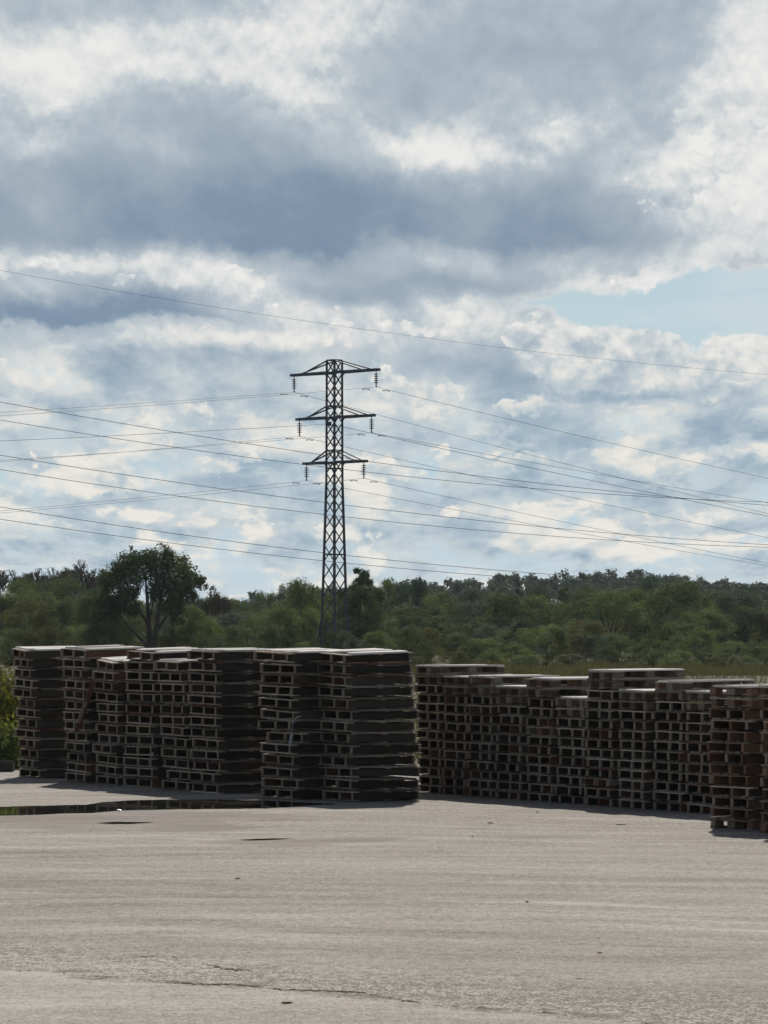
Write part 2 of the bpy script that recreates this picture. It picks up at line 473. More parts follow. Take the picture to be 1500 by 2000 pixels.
CRACK_LINE = [(-30, 1892), (60, 1897), (170, 1906), (260, 1913), (370, 1922), (455, 1923), (560, 1934), (640, 1936), (700, 1938), (790, 1955), (900, 1966), (1010, 1972), (1110, 1982), (1180, 1990), (1290, 2003)]


def yard_mat():
    m, g = new_mat('dusty_asphalt')
    pos = g.n('ShaderNodeNewGeometry').outputs['Position']
    X, Y, _ = g.sep(pos)
    big = g.noise(g.vm('MULTIPLY', pos, (0.10, 0.22, 1.0)), 1.0, 4.0, 0.55)
    # wheel tracks: two families of wide arcs across the yard
    wob = g.m('MULTIPLY', g.m('SUBTRACT', g.noise(pos, 0.16, 2.0, 0.5), 0.5), 2.2)
    c1 = g.m('ADD', g.m('ADD', Y, wob), g.m('MULTIPLY', g.m('MULTIPLY', X, X), 0.035))
    c2 = g.m('ADD', g.m('ADD', Y, wob), g.m('MULTIPLY', g.m('ADD', X, g.m('MULTIPLY', g.m('MULTIPLY', X, X), -0.02)), 0.42))
    t1 = g.noise(g.xyz(g.m('MULTIPLY', X, 0.10), g.m('MULTIPLY', c1, 1.5), 3.0), 1.0, 6.0, 0.66)
    t2 = g.noise(g.xyz(g.m('MULTIPLY', X, 0.16), g.m('MULTIPLY', c2, 1.1), 9.0), 1.0, 6.0, 0.68)
    patch = g.noise(pos, 0.9, 5.0, 0.6)
    grit0 = g.noise(g.vm('MULTIPLY', pos, (1.0, 0.45, 1.0)), 11.0, 4.0, 0.75)
    grit = g.noise(g.vm('MULTIPLY', pos, (1.0, 0.35, 1.0)), 38.0, 3.0, 0.75)
    grit2 = g.noise(g.vm('MULTIPLY', pos, (1.0, 0.4, 1.0)), 110.0, 2.0, 0.6)
    # coarse, broken surface along the long crack: stronger grit there
    p0, p1 = ground(0, 1893), ground(1290, 2000)
    slope = (p1.y - p0.y) / (p1.x - p0.x)
    dist = g.m('SUBTRACT', g.m('SUBTRACT', Y, p0.y), g.m('MULTIPLY', g.m('SUBTRACT', X, p0.x), slope))
    dist = g.m('ADD', dist, g.m('MULTIPLY', g.m('SUBTRACT', g.noise(pos, 0.7, 4.0, 0.6), 0.5), 1.4))
    rough_zone = g.m('MULTIPLY', g.smooth(dist, -0.15, 0.15), g.smooth(dist, 3.4, 0.6))
    near_zone = g.smooth(dist, 0.1, -0.25)
    gain = g.m('MULTIPLY_ADD', rough_zone, 1.3, 0.75)
    f = g.m('MULTIPLY_ADD', g.m('SUBTRACT', t1, 0.5), 0.85, 0.50)
    f = g.m('MULTIPLY_ADD', g.m('SUBTRACT', t2, 0.5), 0.72, f)
    f = g.m('MULTIPLY_ADD', g.m('SUBTRACT', big, 0.5), 0.6, f)
    f = g.m('MULTIPLY_ADD', g.m('SUBTRACT', patch, 0.5), 0.55, f)
    f = g.m('MULTIPLY_ADD', g.m('MULTIPLY', g.m('SUBTRACT', grit0, 0.5), gain), 1.7, f)
    f = g.m('MULTIPLY_ADD', g.m('MULTIPLY', g.m('SUBTRACT', grit, 0.5), gain), 2.1, f)
    f = g.m('MULTIPLY_ADD', g.m('SUBTRACT', grit2, 0.5), 0.8, f)
    f = g.m('MULTIPLY_ADD', near_zone, 0.22, f)
    f = g.m('MULTIPLY_ADD', rough_zone, -0.12, f)
    f = g.m('MULTIPLY_ADD', g.smooth(t1, 0.57, 0.66), 0.13, f)
    f = g.m('MULTIPLY_ADD', g.smooth(t2, 0.60, 0.67), 0.12, f)
    f = g.m('SUBTRACT', f, 0.03)
    c = g.ramp(f, [(0.10, (0.120, 0.102, 0.088)), (0.40, (0.213, 0.190, 0.165)), (0.60, (0.262, 0.237, 0.207)), (0.95, (0.37, 0.34, 0.30))])
    # loose stones: light and dark specks
    for scale, hi, lo in ((22.0, 0.88, 0.10), (9.0, 0.965, 0.035)):
        vo = g.n('ShaderNodeTexVoronoi', feature='F1')
        g.put(vo.inputs['Vector'], pos)
        vo.inputs['Scale'].default_value = scale
        sel = g.sep(vo.outputs['Color'])
        dot = g.m('LESS_THAN', vo.outputs['Distance'], 0.28 if scale > 10 else 0.2)
        c = g.mix(g.m('MULTIPLY', dot, g.m('GREATER_THAN', sel[0], hi)), c, (0.42, 0.39, 0.35))
        c = g.mix(g.m('MULTIPLY', dot, g.m('LESS_THAN', sel[0], lo)), c, (0.075, 0.064, 0.055))
    # dark dirt washed along the crack
    dirt = g.m('MULTIPLY', g.smooth(g.m('ABSOLUTE', g.m('SUBTRACT', dist, 0.1)), 0.42, 0.05), g.smooth(g.noise(pos, 2.3, 5.0, 0.65), 0.47, 0.62))
    c = g.mix(g.m('MULTIPLY', dirt, 0.75), c, (0.070, 0.056, 0.045))
    # damp ground round the puddles
    damp = None
    for (px, py, rx, ry) in ((230, 1596, 3.0, 3.2), (400, 1616, 1.0, 1.2), (560, 1646, 1.1, 1.0), (690, 1640, .8, .7)):
        q = ground(px, py)
        v = g.vm('MULTIPLY', g.vm('SUBTRACT', pos, tuple(q)), (1 / rx, 1 / ry, 0.0))
        v = g.vm('MULTIPLY_ADD', g.vm('SUBTRACT', g.noise(pos, 0.9, 4.0, 0.6, 'Color'), (0.5, 0.5, 0.5)), (1.7, 1.7, 0.0), v)
        b = g.smooth(g.vm('LENGTH', v), 1.1, 0.5)
        damp = b if damp is None else g.m('MAXIMUM', damp, b)
    c = g.mix(g.m('MULTIPLY', damp, 0.5), c, (0.110, 0.090, 0.074))
    h = g.m('MULTIPLY_ADD', grit, 0.6, grit0)
    finish(g, c, 0.9, h, 0.6, 0.03, spec=0.2)
    return m
M_YARD = yard_mat()


def field_mat():
    m, g = new_mat('rough_meadow')
    pos = g.n('ShaderNodeNewGeometry').outputs['Position']
    n1 = g.noise(pos, 0.05, 5.0, 0.6)
    n2 = g.noise(pos, 1.4, 4.0, 0.65)
    f = g.m('MULTIPLY_ADD', g.m('SUBTRACT', n2, 0.5), 0.6, n1)
    c = g.ramp(f, [(0.25, (0.045, 0.046, 0.023)), (0.5, (0.078, 0.070, 0.037)), (0.75, (0.115, 0.098, 0.052))])
    finish(g, c, 0.95, n2, 0.6, 0.15, spec=0.1)
    return m
M_FIELD = field_mat()


def water_mat():
    m, g = new_mat('rain_puddle')
    pos = g.n('ShaderNodeNewGeometry').outputs['Position']
    h = g.noise(pos, 5.0, 2.0)
    p = finish(g, (0.020, 0.018, 0.015), 0.03, h, 0.01, 0.01, spec=0.5)
    p.inputs['IOR'].default_value = 1.33
    return m
M_WATER = water_mat()

# ------------------------------------------------------------------ object helpers
def link(o, parent=None):
    col.objects.link(o)
    if parent is not None:
        o.parent = parent
    return o


def tag(o, label=None, cat=None, group=None, kind=None):
    if label: o['label'] = label
    if cat: o['category'] = cat
    if group: o['group'] = group
    if kind: o['kind'] = kind
    return o


def empty(name, loc=(0, 0, 0), rotz=0.0):
    o = bpy.data.objects.new(name, None)
    o.empty_display_size = 0.2
    col.objects.link(o)
    o.location = loc
    o.rotation_euler = (0, 0, rotz)
    return o


class MB:
    """collects boxes, bars and tubes into one mesh"""
    def __init__(self):
        self.v = []; self.f = []

    def add(self, vs, fs):
        k = len(self.v)
        self.v.extend([tuple(p) for p in vs])
        self.f.extend([tuple(k + i for i in q) for q in fs])

    def box(self, x0, x1, y0, y1, z0, z1, rng=None, j=0.0):
        def r():
            return rng.uniform(-j, j) if rng else 0.0
        vs = [(x + r(), y + r(), z + r() * .5) for z in (z0, z1) for (x, y) in ((x0, y0), (x1, y0), (x1, y1), (x0, y1))]
        self.add(vs, [(3, 2, 1, 0), (4, 5, 6, 7), (0, 1, 5, 4), (1, 2, 6, 5), (2, 3, 7, 6), (3, 0, 4, 7)])

    def bar(self, a, b, w, h=None):
        """square bar from a to b"""
        a, b = Vector(a), Vector(b)
        h = h or w
        d = (b - a).normalized()
        up = Vector((0, 0, 1)) if abs(d.z) < 0.95 else Vector((1, 0, 0))
        s = d.cross(up).normalized(); t = s.cross(d).normalized()
        vs = [p + s * (sx * w / 2) + t * (sy * h / 2) for p in (a, b) for (sx, sy) in ((-1, -1), (1, -1), (1, 1), (-1, 1))]
        self.add(vs, [(3, 2, 1, 0), (4, 5, 6, 7), (0, 1, 5, 4), (1, 2, 6, 5), (2, 3, 7, 6), (3, 0, 4, 7)])

    def tube(self, pts, rads, n=6, cap=True):
        pts = [Vector(p) for p in pts]
        base = len(self.v)
        for i, p in enumerate(pts):
            d = (pts[min(i + 1, len(pts) - 1)] - pts[max(i - 1, 0)])
            d = d.normalized() if d.length > 1e-9 else Vector((0, 0, 1))
            up = Vector((0, 0, 1)) if abs(d.z) < 0.9 else Vector((1, 0, 0))
            s = d.cross(up).normalized(); t = s.cross(d).normalized()
            for k in range(n):
                a = 2 * math.pi * k / n
                self.v.append(tuple(p + (s * math.cos(a) + t * math.sin(a)) * rads[i]))
        for i in range(len(pts) - 1):
            for k in range(n):
                a = base + i * n + k; b = base + i * n + (k + 1) % n
                self.f.append((a, b, b + n, a + n))
        if cap:
            self.f.append(tuple(base + k for k in reversed(range(n))))
            self.f.append(tuple(base + (len(pts) - 1) * n + k for k in range(n)))

    def mesh(self, name, mat, smooth=False):
        me = bpy.data.meshes.new(name)
        me.from_pydata(self.v, [], self.f)
        me.materials.append(mat)
        if smooth:
            me.polygons.foreach_set('use_smooth', [True] * len(me.polygons))
        me.update()
        return me

    def build(self, name, mat, parent=None, smooth=False):
        return link(bpy.data.objects.new(name, self.mesh(name, mat, smooth)), parent)


def quads_mesh(name, verts, mat, per=4):
    """mesh of loose faces from an (N*per, 3) array"""
    verts = np.asarray(verts, dtype=np.float32).reshape(-1, 3)
    nv = len(verts); nf = nv // per
    me = bpy.data.meshes.new(name)
    me.vertices.add(nv); me.loops.add(nv); me.polygons.add(nf)
    me.vertices.foreach_set('co', verts.ravel())
    me.loops.foreach_set('vertex_index', np.arange(nv, dtype=np.int32))
    me.polygons.foreach_set('loop_start', np.arange(0, nv, per, dtype=np.int32))
    me.polygons.foreach_set('loop_total', np.full(nf, per, dtype=np.int32))
    me.materials.append(mat)
    me.update(calc_edges=True)
    return me


def copy_thing(root, loc, rot, label, group=None, scale=None):
    """a copy of a thing with copies of its parts and sub-parts (mesh data shared)"""
    r = root.copy(); col.objects.link(r)
    r.location = loc; r.rotation_euler = rot
    if scale is not None: r.scale = scale
    if label: r['label'] = label
    if group: r['group'] = group
    for ch in list(KIDS[root.name]):
        c = ch.copy(); col.objects.link(c); c.parent = r
        for g2 in KIDS.get(ch.name, ()):
            d = g2.copy(); col.objects.link(d); d.parent = c
    return r

KIDS = {}
def index_kids(root):
    KIDS[root.name] = list(root.children)
    for c in root.children:
        KIDS[c.name] = list(c.children)

# ------------------------------------------------------------------ ground: meadow to the horizon, yard sheet, hills, puddles
def sheet(name, pts, z, mat):
    me = bpy.data.meshes.new(name)
    me.from_pydata([(x, y, z) for x, y in pts], [], [tuple(range(len(pts)))])
    me.materials.append(mat); me.update()
    o = link(bpy.data.objects.new(name, me))
    return tag(o, kind='structure')

sheet('meadow', [(-5000, -400), (5000, -400), (5000, 9000), (-5000, 9000)], -0.01, M_FIELD)
# the yard ends behind the pallet rows in an uneven edge
rg = random.Random(4)
edge_far = [(x, 74.5 + 0.02 * x + rg.uniform(-0.5, 0.5)) for x in np.linspace(60, -60, 61)]
sheet('yard', [(-60, -60), (60, -60)] + edge_far, 0.0, M_YARD)


def hill(name, cx, cy, rx, ry, h, seed):
    n, mth = 64, 24
    vs, fs = [], []
    r = random.Random(seed)
    ph = [r.uniform(0, 6.28) for _ in range(6)]
    for i in range(n):
        for j in range(mth):
            u, v = i / (n - 1) * 2 - 1, j / (mth - 1) * 2 - 1
            e = max(0.0, 1 - u * u) ** 1.5 * max(0.0, 1 - v * v) ** 1.5
            w = 1 + .22 * math.sin(5 * u + ph[0]) + .16 * math.sin(9 * u + ph[1] + v * 3) + .1 * math.sin(17 * u + ph[2])
            vs.append((cx + rx * u, cy + ry * v, -0.4 + (h + 0.4) * e * w))
    for i in range(n - 1):
        for j in range(mth - 1):
            a = i * mth + j
            fs.append((a, a + mth, a + mth + 1, a + 1))
    me = bpy.data.meshes.new(name); me.from_pydata(vs, [], fs); me.materials.append(M_FIELD)
    me.polygons.foreach_set('use_smooth', [True] * len(fs)); me.update()
    o = link(bpy.data.objects.new(name, me)); tag(o, kind='structure')
    def height(x, y):
        u, v = (x - cx) / rx, (y - cy) / ry
        if abs(u) >= 1 or abs(v) >= 1: return 0.0
        e = (1 - u * u) ** 1.5 * (1 - v * v) ** 1.5
        w = 1 + .22 * math.sin(5 * u + ph[0]) + .16 * math.sin(9 * u + ph[1] + v * 3) + .1 * math.sin(17 * u + ph[2])
        return max(0.0, -0.4 + (h + 0.4) * e * w)
    return height

hill_r = hill('hill', 48, 760, 170, 150, 5.2, 3)
hill_l = hill('rise', -52, 480, 75, 110, 3.6, 8)


def blob_sheet(name, top, bottom, z, mat, jig=3.0, seed=1):
    """a puddle outline traced along its far (top) and near (bottom) shore, as photo pixels on the ground"""
    r = random.Random(seed)
    def dense(line):
        out = []
        for (a, b) in zip(line[:-1], line[1:]):
            n = max(2, int(abs(b[0] - a[0]) / 7))
            for k in range(n):
                t = k / n
                out.append((a[0] + (b[0] - a[0]) * t, a[1] + (b[1] - a[1]) * t + r.uniform(-.5, .5) * jig * .3))
        out.append(line[-1])
        return out
    pts = dense(top) + dense(list(reversed(bottom)))[1:-1]
    vs = [ground(px, py) for px, py in pts]
    return sheet(name, [(v.x, v.y) for v in reversed(vs)], z, mat)

blob_sheet('puddle_water', [(-60, 1578), (0, 1576), (90, 1574), (170, 1572), (200, 1567), (250, 1564), (330, 1562), (420, 1562), (520, 1564), (620, 1569), (660, 1570)],
           [(-60, 1596), (0, 1593), (60, 1592), (120, 1589), (180, 1588), (235, 1583), (330, 1581), (430, 1580), (520, 1579), (600, 1573), (660, 1571)], 0.004, M_WATER, 2.0, 5)
blob_sheet('puddle_water', [(188, 1608), (225, 1605.5), (265, 1606), (302, 1606.5)], [(188, 1608), (215, 1609.5), (255, 1609.5), (302, 1606.5)], 0.004, M_WATER, 1.0, 6)
blob_sheet('puddle_water', [(466, 1641), (500, 1639), (540, 1638), (572, 1638.5)], [(466, 1641), (490, 1642), (530, 1640.5), (572, 1638.5)], 0.004, M_WATER, .8, 7)

# the long broken crack in the foreground: a ragged, interrupted band of sunken dirt
def crack(name, line, w0, seed, mat, keep):
    r = random.Random(seed)
    pts = []
    for (a, b) in zip(line[:-1], line[1:]):
        n = max(2, int(math.hypot(b[0] - a[0], (b[1] - a[1]) * 3) / 4))
        for k in range(n):
            t = k / n
            pts.append((a[0] + (b[0] - a[0]) * t + r.uniform(-2, 2), a[1] + (b[1] - a[1]) * t + r.uniform(-1.2, 1.2)))
    mb = MB()
    lastq = None; wlk = 0.0
    for i, p in enumerate(pts):
        q = ground(*p)
        wlk = .8 * wlk + r.gauss(0, .2)
        w = w0 * max(0.0, keep(p[0]) + wlk) * r.uniform(.5, 1.4)
        cur = (Vector((q.x, q.y - w * r.uniform(.4, 1.2), 0.005)), Vector((q.x, q.y + w * r.uniform(.4, 1.2), 0.005))) if w > w0 * .12 else None
        if lastq and cur:
            mb.add([lastq[0], cur[0], cur[1], lastq[1]], [(0, 1, 2, 3)])
        lastq = cur
    return tag(mb.build(name, mat), kind='structure')
M_CRACK = plain_mat('crack_dirt', (0.045, 0.036, 0.029), (0.10, 0.082, 0.066), 0.95, 9, spec=0.1)
crack('asphalt_crack', CRACK_LINE, .036, 3, M_CRACK, lambda px: .8 if 340 < px < 820 else (-.1 if px < 120 else .12))
crack('asphalt_crack', [(405, 1884), (440, 1893), (500, 1897)], .07, 9, M_CRACK, lambda px: .4)
crack('asphalt_crack', [(250, 1868), (300, 1868), (360, 1872)], .03, 12, M_CRACK, lambda px: .2)
crack('asphalt_crack', [(840, 1898), (1010, 1906), (1180, 1914), (1330, 1922), (1500, 1932)], .04, 15, M_CRACK, lambda px: -.05)

# low timber edge of the yard at the left, by the bushes
t = empty('edge_beam', (-8.6, 70.2, 0))
tag(t, 'low dark timber edging beam at the yard edge below the weeds', 'edging')
mb = MB(); mb.box(-1.9, 1.75, -.12, .12, 0, .20, random.Random(2), .012); b = mb.build('beam', M_TIMBER, t)
for x in (-1.5, 1.3):
    mb = MB(); mb.box(x - .05, x + .05, .125, .22, 0, .26, random.Random(3), .008); mb.build('stake', M_TIMBER, t)

# ------------------------------------------------------------------ pallets
def make_pallet(kind, seed):
    """'open' = 0.8 x 1.2 nine-block pallet with three bottom runners; 'bearer' = 0.8 x 1.2 on three full-length bearers;
    'framed' = 1.0 x 1.2 on three bearers with cross boards above and below.
    local +x runs along the end (the side towards the left of the photo), +y along the length"""
    r = random.Random(seed)
    root = empty('wooden_pallet', (0, 0, -50))
    tag(root, 'weathered grey wooden pallet', 'pallet', 'wooden pallets stacked in the yard')
    W, L = (1.0, 1.2) if kind == 'framed' else (0.8, 1.2)
    tb = {'open': .020, 'bearer': .018, 'framed': .017}[kind]
    zb0, hb = {'open': (tb, .081), 'bearer': (0.0, .102), 'framed': (tb, .110)}[kind]
    rec = {'open': .0, 'bearer': .05, 'framed': .085}[kind]        # deck boards stop short of the end
    j = 0.006
    z2 = zb0 + hb; z3 = z2 + tb; z4 = z3 + (.027 if kind == 'framed' else .022)
    bl = .145 if kind == 'open' else .10
    ys = (-L / 2 + bl / 2, 0.0, L / 2 - bl / 2)
    # deck: one part, its boards are pattern
    mb = MB()
    widths = (.115, .085, .085, .10, .085, .085, .115) if kind == 'framed' else (.145, .10, .145, .10, .145)
    gap = (W - sum(widths)) / (len(widths) - 1)
    x = -W / 2
    lost = r.randrange(1, len(widths) - 1) if r.random() < .35 else -1
    for i, w in enumerate(widths):
        if i != lost:
            e0, e1 = r.uniform(-.02, .012), r.uniform(-.012, .02)
            y0 = -L / 2
            if r.random() < .12:
                y0 += r.uniform(.05, .3)
            mb.box(x, x + w, y0 + e0 + rec, L / 2 + e1 - rec, z3, z4, r, j)
        x += w + gap
    mb.build('deck', M_DECK, root)
    for i, y in enumerate(ys):
        mb = MB(); e = r.uniform(-.014, .014)
        mb.box(-W / 2 + e, W / 2 + e, y - bl / 2, y + bl / 2, z2 + .0005, z3 - .0005, r, j)
        mb.build('stringer_board', M_BOARD, root)
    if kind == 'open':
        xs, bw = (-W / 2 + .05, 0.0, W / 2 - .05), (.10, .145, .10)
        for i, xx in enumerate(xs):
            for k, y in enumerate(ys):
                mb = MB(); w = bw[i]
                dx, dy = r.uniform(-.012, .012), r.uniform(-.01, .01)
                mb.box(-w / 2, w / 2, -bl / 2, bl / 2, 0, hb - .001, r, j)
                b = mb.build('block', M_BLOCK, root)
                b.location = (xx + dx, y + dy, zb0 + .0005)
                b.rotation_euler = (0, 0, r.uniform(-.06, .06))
        for i, xx in enumerate(xs):
            mb = MB(); w = bw[i]
            mb.box(xx - w / 2, xx + w / 2, -L / 2 + r.uniform(-.01, .01), L / 2 + r.uniform(-.01, .01), 0, tb, r, j)
            mb.build('bottom_board', M_DECK, root)
    else:
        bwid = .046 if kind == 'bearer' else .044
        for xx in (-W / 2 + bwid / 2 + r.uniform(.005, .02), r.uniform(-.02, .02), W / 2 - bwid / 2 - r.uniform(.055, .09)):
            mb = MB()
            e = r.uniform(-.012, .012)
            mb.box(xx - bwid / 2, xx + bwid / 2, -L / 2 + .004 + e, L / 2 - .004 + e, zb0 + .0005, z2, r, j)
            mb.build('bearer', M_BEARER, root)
    if kind == 'framed':
        for y in ys:
            mb = MB(); e = r.uniform(-.014, .014)
            mb.box(-W / 2 + e, W / 2 + e, y - .05, y + .05, 0, tb, r, j)
            mb.build('bottom_board', M_BOARD, root)
    index_kids(root)
    return root

PITCH_H = {'open': 0.1440, 'bearer': 0.1430, 'framed': 0.1745}
PROTO = {k: [make_pallet(k, s + 20 * q) for s in range(6)] for q, k in enumerate(('open', 'bearer', 'framed'))}
ORD = ['lowest', 'second', 'third', 'fourth', 'fifth', 'sixth', 'seventh', 'eighth', 'ninth', 'tenth', 'eleventh', 'twelfth', 'thirteenth', 'fourteenth', 'fifteenth', 'sixteenth']
N_PALLET = 0
used_proto = set()

BLEACHED = {}
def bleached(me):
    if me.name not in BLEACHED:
        c = me.copy(); c.materials[0] = M_BLEACH_GLARE; BLEACHED[me.name] = c
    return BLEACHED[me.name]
FRESHED = {}
def freshed(me):
    if me.name not in FRESHED:
        c = me.copy(); c.materials[0] = M_FRESH; FRESHED[me.name] = c
    return FRESHED[me.name]


def stack(desc, kind, corner_px, corner_py, n, theta, lean_x=0.0, lean_y=0.0, seed=0, wild=1.0, tilt=(0.0, 0.0), dist=None, top_turn=0.0, red=0.0, p_open=.05):
    """pile n pallets; (corner_px, corner_py) is the photo pixel of the foot of the corner nearest the camera"""
    global N_PALLET
    r = random.Random(seed * 77 + 5)
    W = 1.0 if kind == 'framed' else 0.8
    c = ground(corner_px, corner_py) if dist is None else at(corner_px, HORIZON, dist)
    th = R(theta)
    ex = Vector((math.cos(th), -math.sin(th), 0)); ey = Vector((math.sin(th), math.cos(th), 0))
    centre = Vector((c.x, c.y, 0)) - ex * (W / 2) + ey * 0.6
    pz = PITCH_H['open' if kind == 'mixed' else kind]
    z = 0.006
    dx = dy = 0.0
    rx = ry = 0.0
    for i in range(n):
        f = i / max(1, n - 1)
        jx = lean_x * f + r.gauss(0, .019) * wild; jy = lean_y * f + r.gauss(0, .019) * wild
        if r.random() < .14 * wild: jx += r.uniform(-.04, .05); jy += r.uniform(-.05, .05)
        if i == 0: jx = jy = 0
        rz = -th + R(r.gauss(0, 1.15) * wild) + (R(r.uniform(-1.6, 1.6)) if r.random() < .18 * wild else 0) + (R(top_turn) if i >= n - 2 else 0)
        rx = R(tilt[0]) * f + R(r.gauss(0, .32) * wild); ry = R(tilt[1]) * f + R(r.gauss(0, .32) * wild)
        if i == n - 1:
            rx += R(.5 if kind == 'framed' else .1); ry += R(1.0 if kind == 'framed' else .2)
        p = centre + ex * jx + ey * jy
        p.z = z
        kd = kind
        if kind == 'mixed':
            kd = 'open' if (i >= n - 2 or (i == 0 and p_open > .2) or r.random() < p_open) else 'bearer'
        proto = PROTO[kd][r.randrange(6)]
        where = ORD[i] + ' in' if i < n - 1 else 'topmost on'
        look = 'weathered grey pallet' if i < n - 1 else 'sun-bleached pale pallet'
        lab = '%s, %s %s' % (look, where, desc)
        o = copy_thing(proto, p, (rx, ry, rz), lab)
        if r.random() < .5:
            pass
        for ch in o.children:
            nm = ch.name.split('.')[0]
            if red and nm != 'deck' and r.random() < red:
                ch.material_slots[0].link = 'OBJECT'
                ch.material_slots[0].material = M_RED
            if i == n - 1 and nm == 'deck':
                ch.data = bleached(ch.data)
            elif nm == 'block' and r.random() < .012:
                ch.data = freshed(ch.data); ch['label'] = 'newer yellowish block'
            elif nm == 'stringer_board' and r.random() < .012:
                ch.data = freshed(ch.data); ch['label'] = 'newer yellowish board'
        z += pz + abs(r.gauss(0, .004)) * wild
        N_PALLET += 1
    return centre, z, ex, ey

# tall left-hand row of framed pallets (each foot corner as measured in the photo)
STK = {}
STK['A'] = stack('leftmost tall stack beside the weeds', 'framed', 75, 1521, 13, 65, -.25, -.10, 1, 1.6, (0.8, 1.0), top_turn=-5)
STK['B'] = stack('second tall stack from the left', 'framed', 165, 1530, 13, 66, -.15, .02, 2, 1.6, (1.2, 1.2), top_turn=4)
STK['C'] = stack('third tall stack from the left', 'framed', 228, 1535, 12, 65, -.06, 0, 3, 1.6, (3.6, 1.6))
STK['D'] = stack('fourth tall stack from the left', 'framed', 298, 1540, 13, 57, -.02, .04, 4, 1.2, (.8, 1.0))
STK['E'] = stack('fifth tall stack from the left', 'framed', 366, 1546, 12, 62, -.18, 0, 5, 1.3, (1.2, .6))
STK['F'] = stack('sixth tall stack, left of the gap', 'framed', 428, 1551, 13, 60, -.12, 0, 6, 1.1, (1.0, 1.2))
STK['G'] = stack('tall stack just right of the gap', 'framed', 580, 1563, 13, 54, -.04, -.04, 7, 1.9, (1.2, 1.3))
STK['H'] = stack('wide corner stack ending the tall row', 'framed', 690, 1567, 13, 61, -.28, 0, 8, 1.3, (.9, 1.5), top_turn=2)

# lower right-hand row: ends in one line, running towards the camera
ROW0 = ground(863, 1551)
heights = (14, 13, 13, 12, 13, 11, 14, 12, 13, 12)
names = ('first low stack, beside the tall corner stack', 'second low stack right of the tall corner stack', 'third low stack right of the tall corner stack',
         'fourth low stack right of the tall corner', 'fifth low stack right of the tall corner', 'sixth low stack right of the tall corner',
         'seventh low stack, highest of the low row', 'low stack just right of the highest low one',
         'last but one stack of the low row', 'last stack of the low row, beside the near stack')
cor_px = (863, 911, 962, 1018, 1079, 1143, 1196, 1261, 1333, 1397)
for i, (n, nm) in enumerate(zip(heights, names)):
    th = R(60)
    dd = ROW0.y - 0.745 * i
    STK['R%d' % i] = stack(nm, 'mixed', cor_px[i], 0, n, 62 + (i * 37 % 5 - 2) * .5, (i * 53 % 5 - 2) * .012, (i * 29 % 5 - 2) * .012, 20 + i, .75,
                           (0.2 + .15 * (i * 7 % 3), .1 + .15 * (i * 5 % 3)), dist=dd, red=.06)
# the nearest stack, cut by the right edge
STK['K'] = stack('nearest stack at the right edge', 'mixed', 1468, 1622, 13, 52, -.02, 0, 40, .8, (.5, .2), red=.6, p_open=.3)
STK['M'] = stack('second near stack, mostly outside the right edge', 'mixed', 1570, 1632, 13, 52, 0, 0, 41, 1.0, (.4, .0), red=.3, p_open=.3)
# the prototypes themselves take no part in the scene
for k in PROTO:
    for p in PROTO[k]:
        for ch in list(p.children):
            bpy.data.objects.remove(ch)
        bpy.data.objects.remove(p)

# loose broken boards and a strap hanging on the tall stacks
def loose(name, label, cat, a, b, w, h, mat, sub=None):
    a, b = Vector(a), Vector(b)
    o = empty(name, a)
    tag(o, label, cat)
    mb = MB(); d = b - a
    mid = d * .5 + Vector((0, 0, .012))
    mb.bar((0, 0, 0), mid, w, h); mb.bar(mid, d, w * .96, h * .98)
    me = mb.mesh(name, mat)
    o2 = bpy.data.objects.new(name, me)
    bpy.data.objects.remove(o)
    link(o2); o2.location = a
    return tag(o2, label, cat)

def face_pt(k, px, py, out):
    """point a little in front of the left end face of stack k, on the ray of (px, py)"""
    c, z, ex, ey = STK[k]
    W = .5 if k in 'ABCDEFGH' else .4
    p0 = c - ey * (0.6 + out)
    y = p0.y
    for _ in range(6):
        q = at(px, py, y)
        d = (q - p0).dot(ey)
        y -= d / max(.2, ey.y)
    return at(px, py, y)

loose('broken_board', 'snapped grey board leaning across the second tall stack from the left', 'board', face_pt('B', 150, 1428, .05), face_pt('B', 183, 1332, .07), .09, .018, M_DECK)
loose('broken_board', 'short splintered board below the leaning one on the second stack', 'board', face_pt('B', 153, 1412, .10), face_pt('B', 167, 1372, .14), .06, .018, M_DECK)
# strap: a bent ribbon
mb = MB()
pl = [face_pt('G', 566, 1455, .03), face_pt('G', 570, 1432, .05), face_pt('G', 572, 1412, .06), face_pt('G', 580, 1401, .08), face_pt('G', 586, 1399, .12)]
for a, b in zip(pl[:-1], pl[1:]):
    mb.bar(a, b, .05, .006)
tag(mb.build('plastic_strap', M_STRAP), 'pale grey plastic strap hanging from the stack right of the gap', 'strap')
mb = MB()
pl = [face_pt('D', 291, 1487, .03), face_pt('D', 296, 1478, .05), face_pt('D', 299, 1470, .06)]
for a, b in zip(pl[:-1], pl[1:]):
    mb.bar(a, b, .03, .006)
tag(mb.build('plastic_strap', M_STRAP), 'short end of plastic strap low on the fourth tall stack', 'strap')

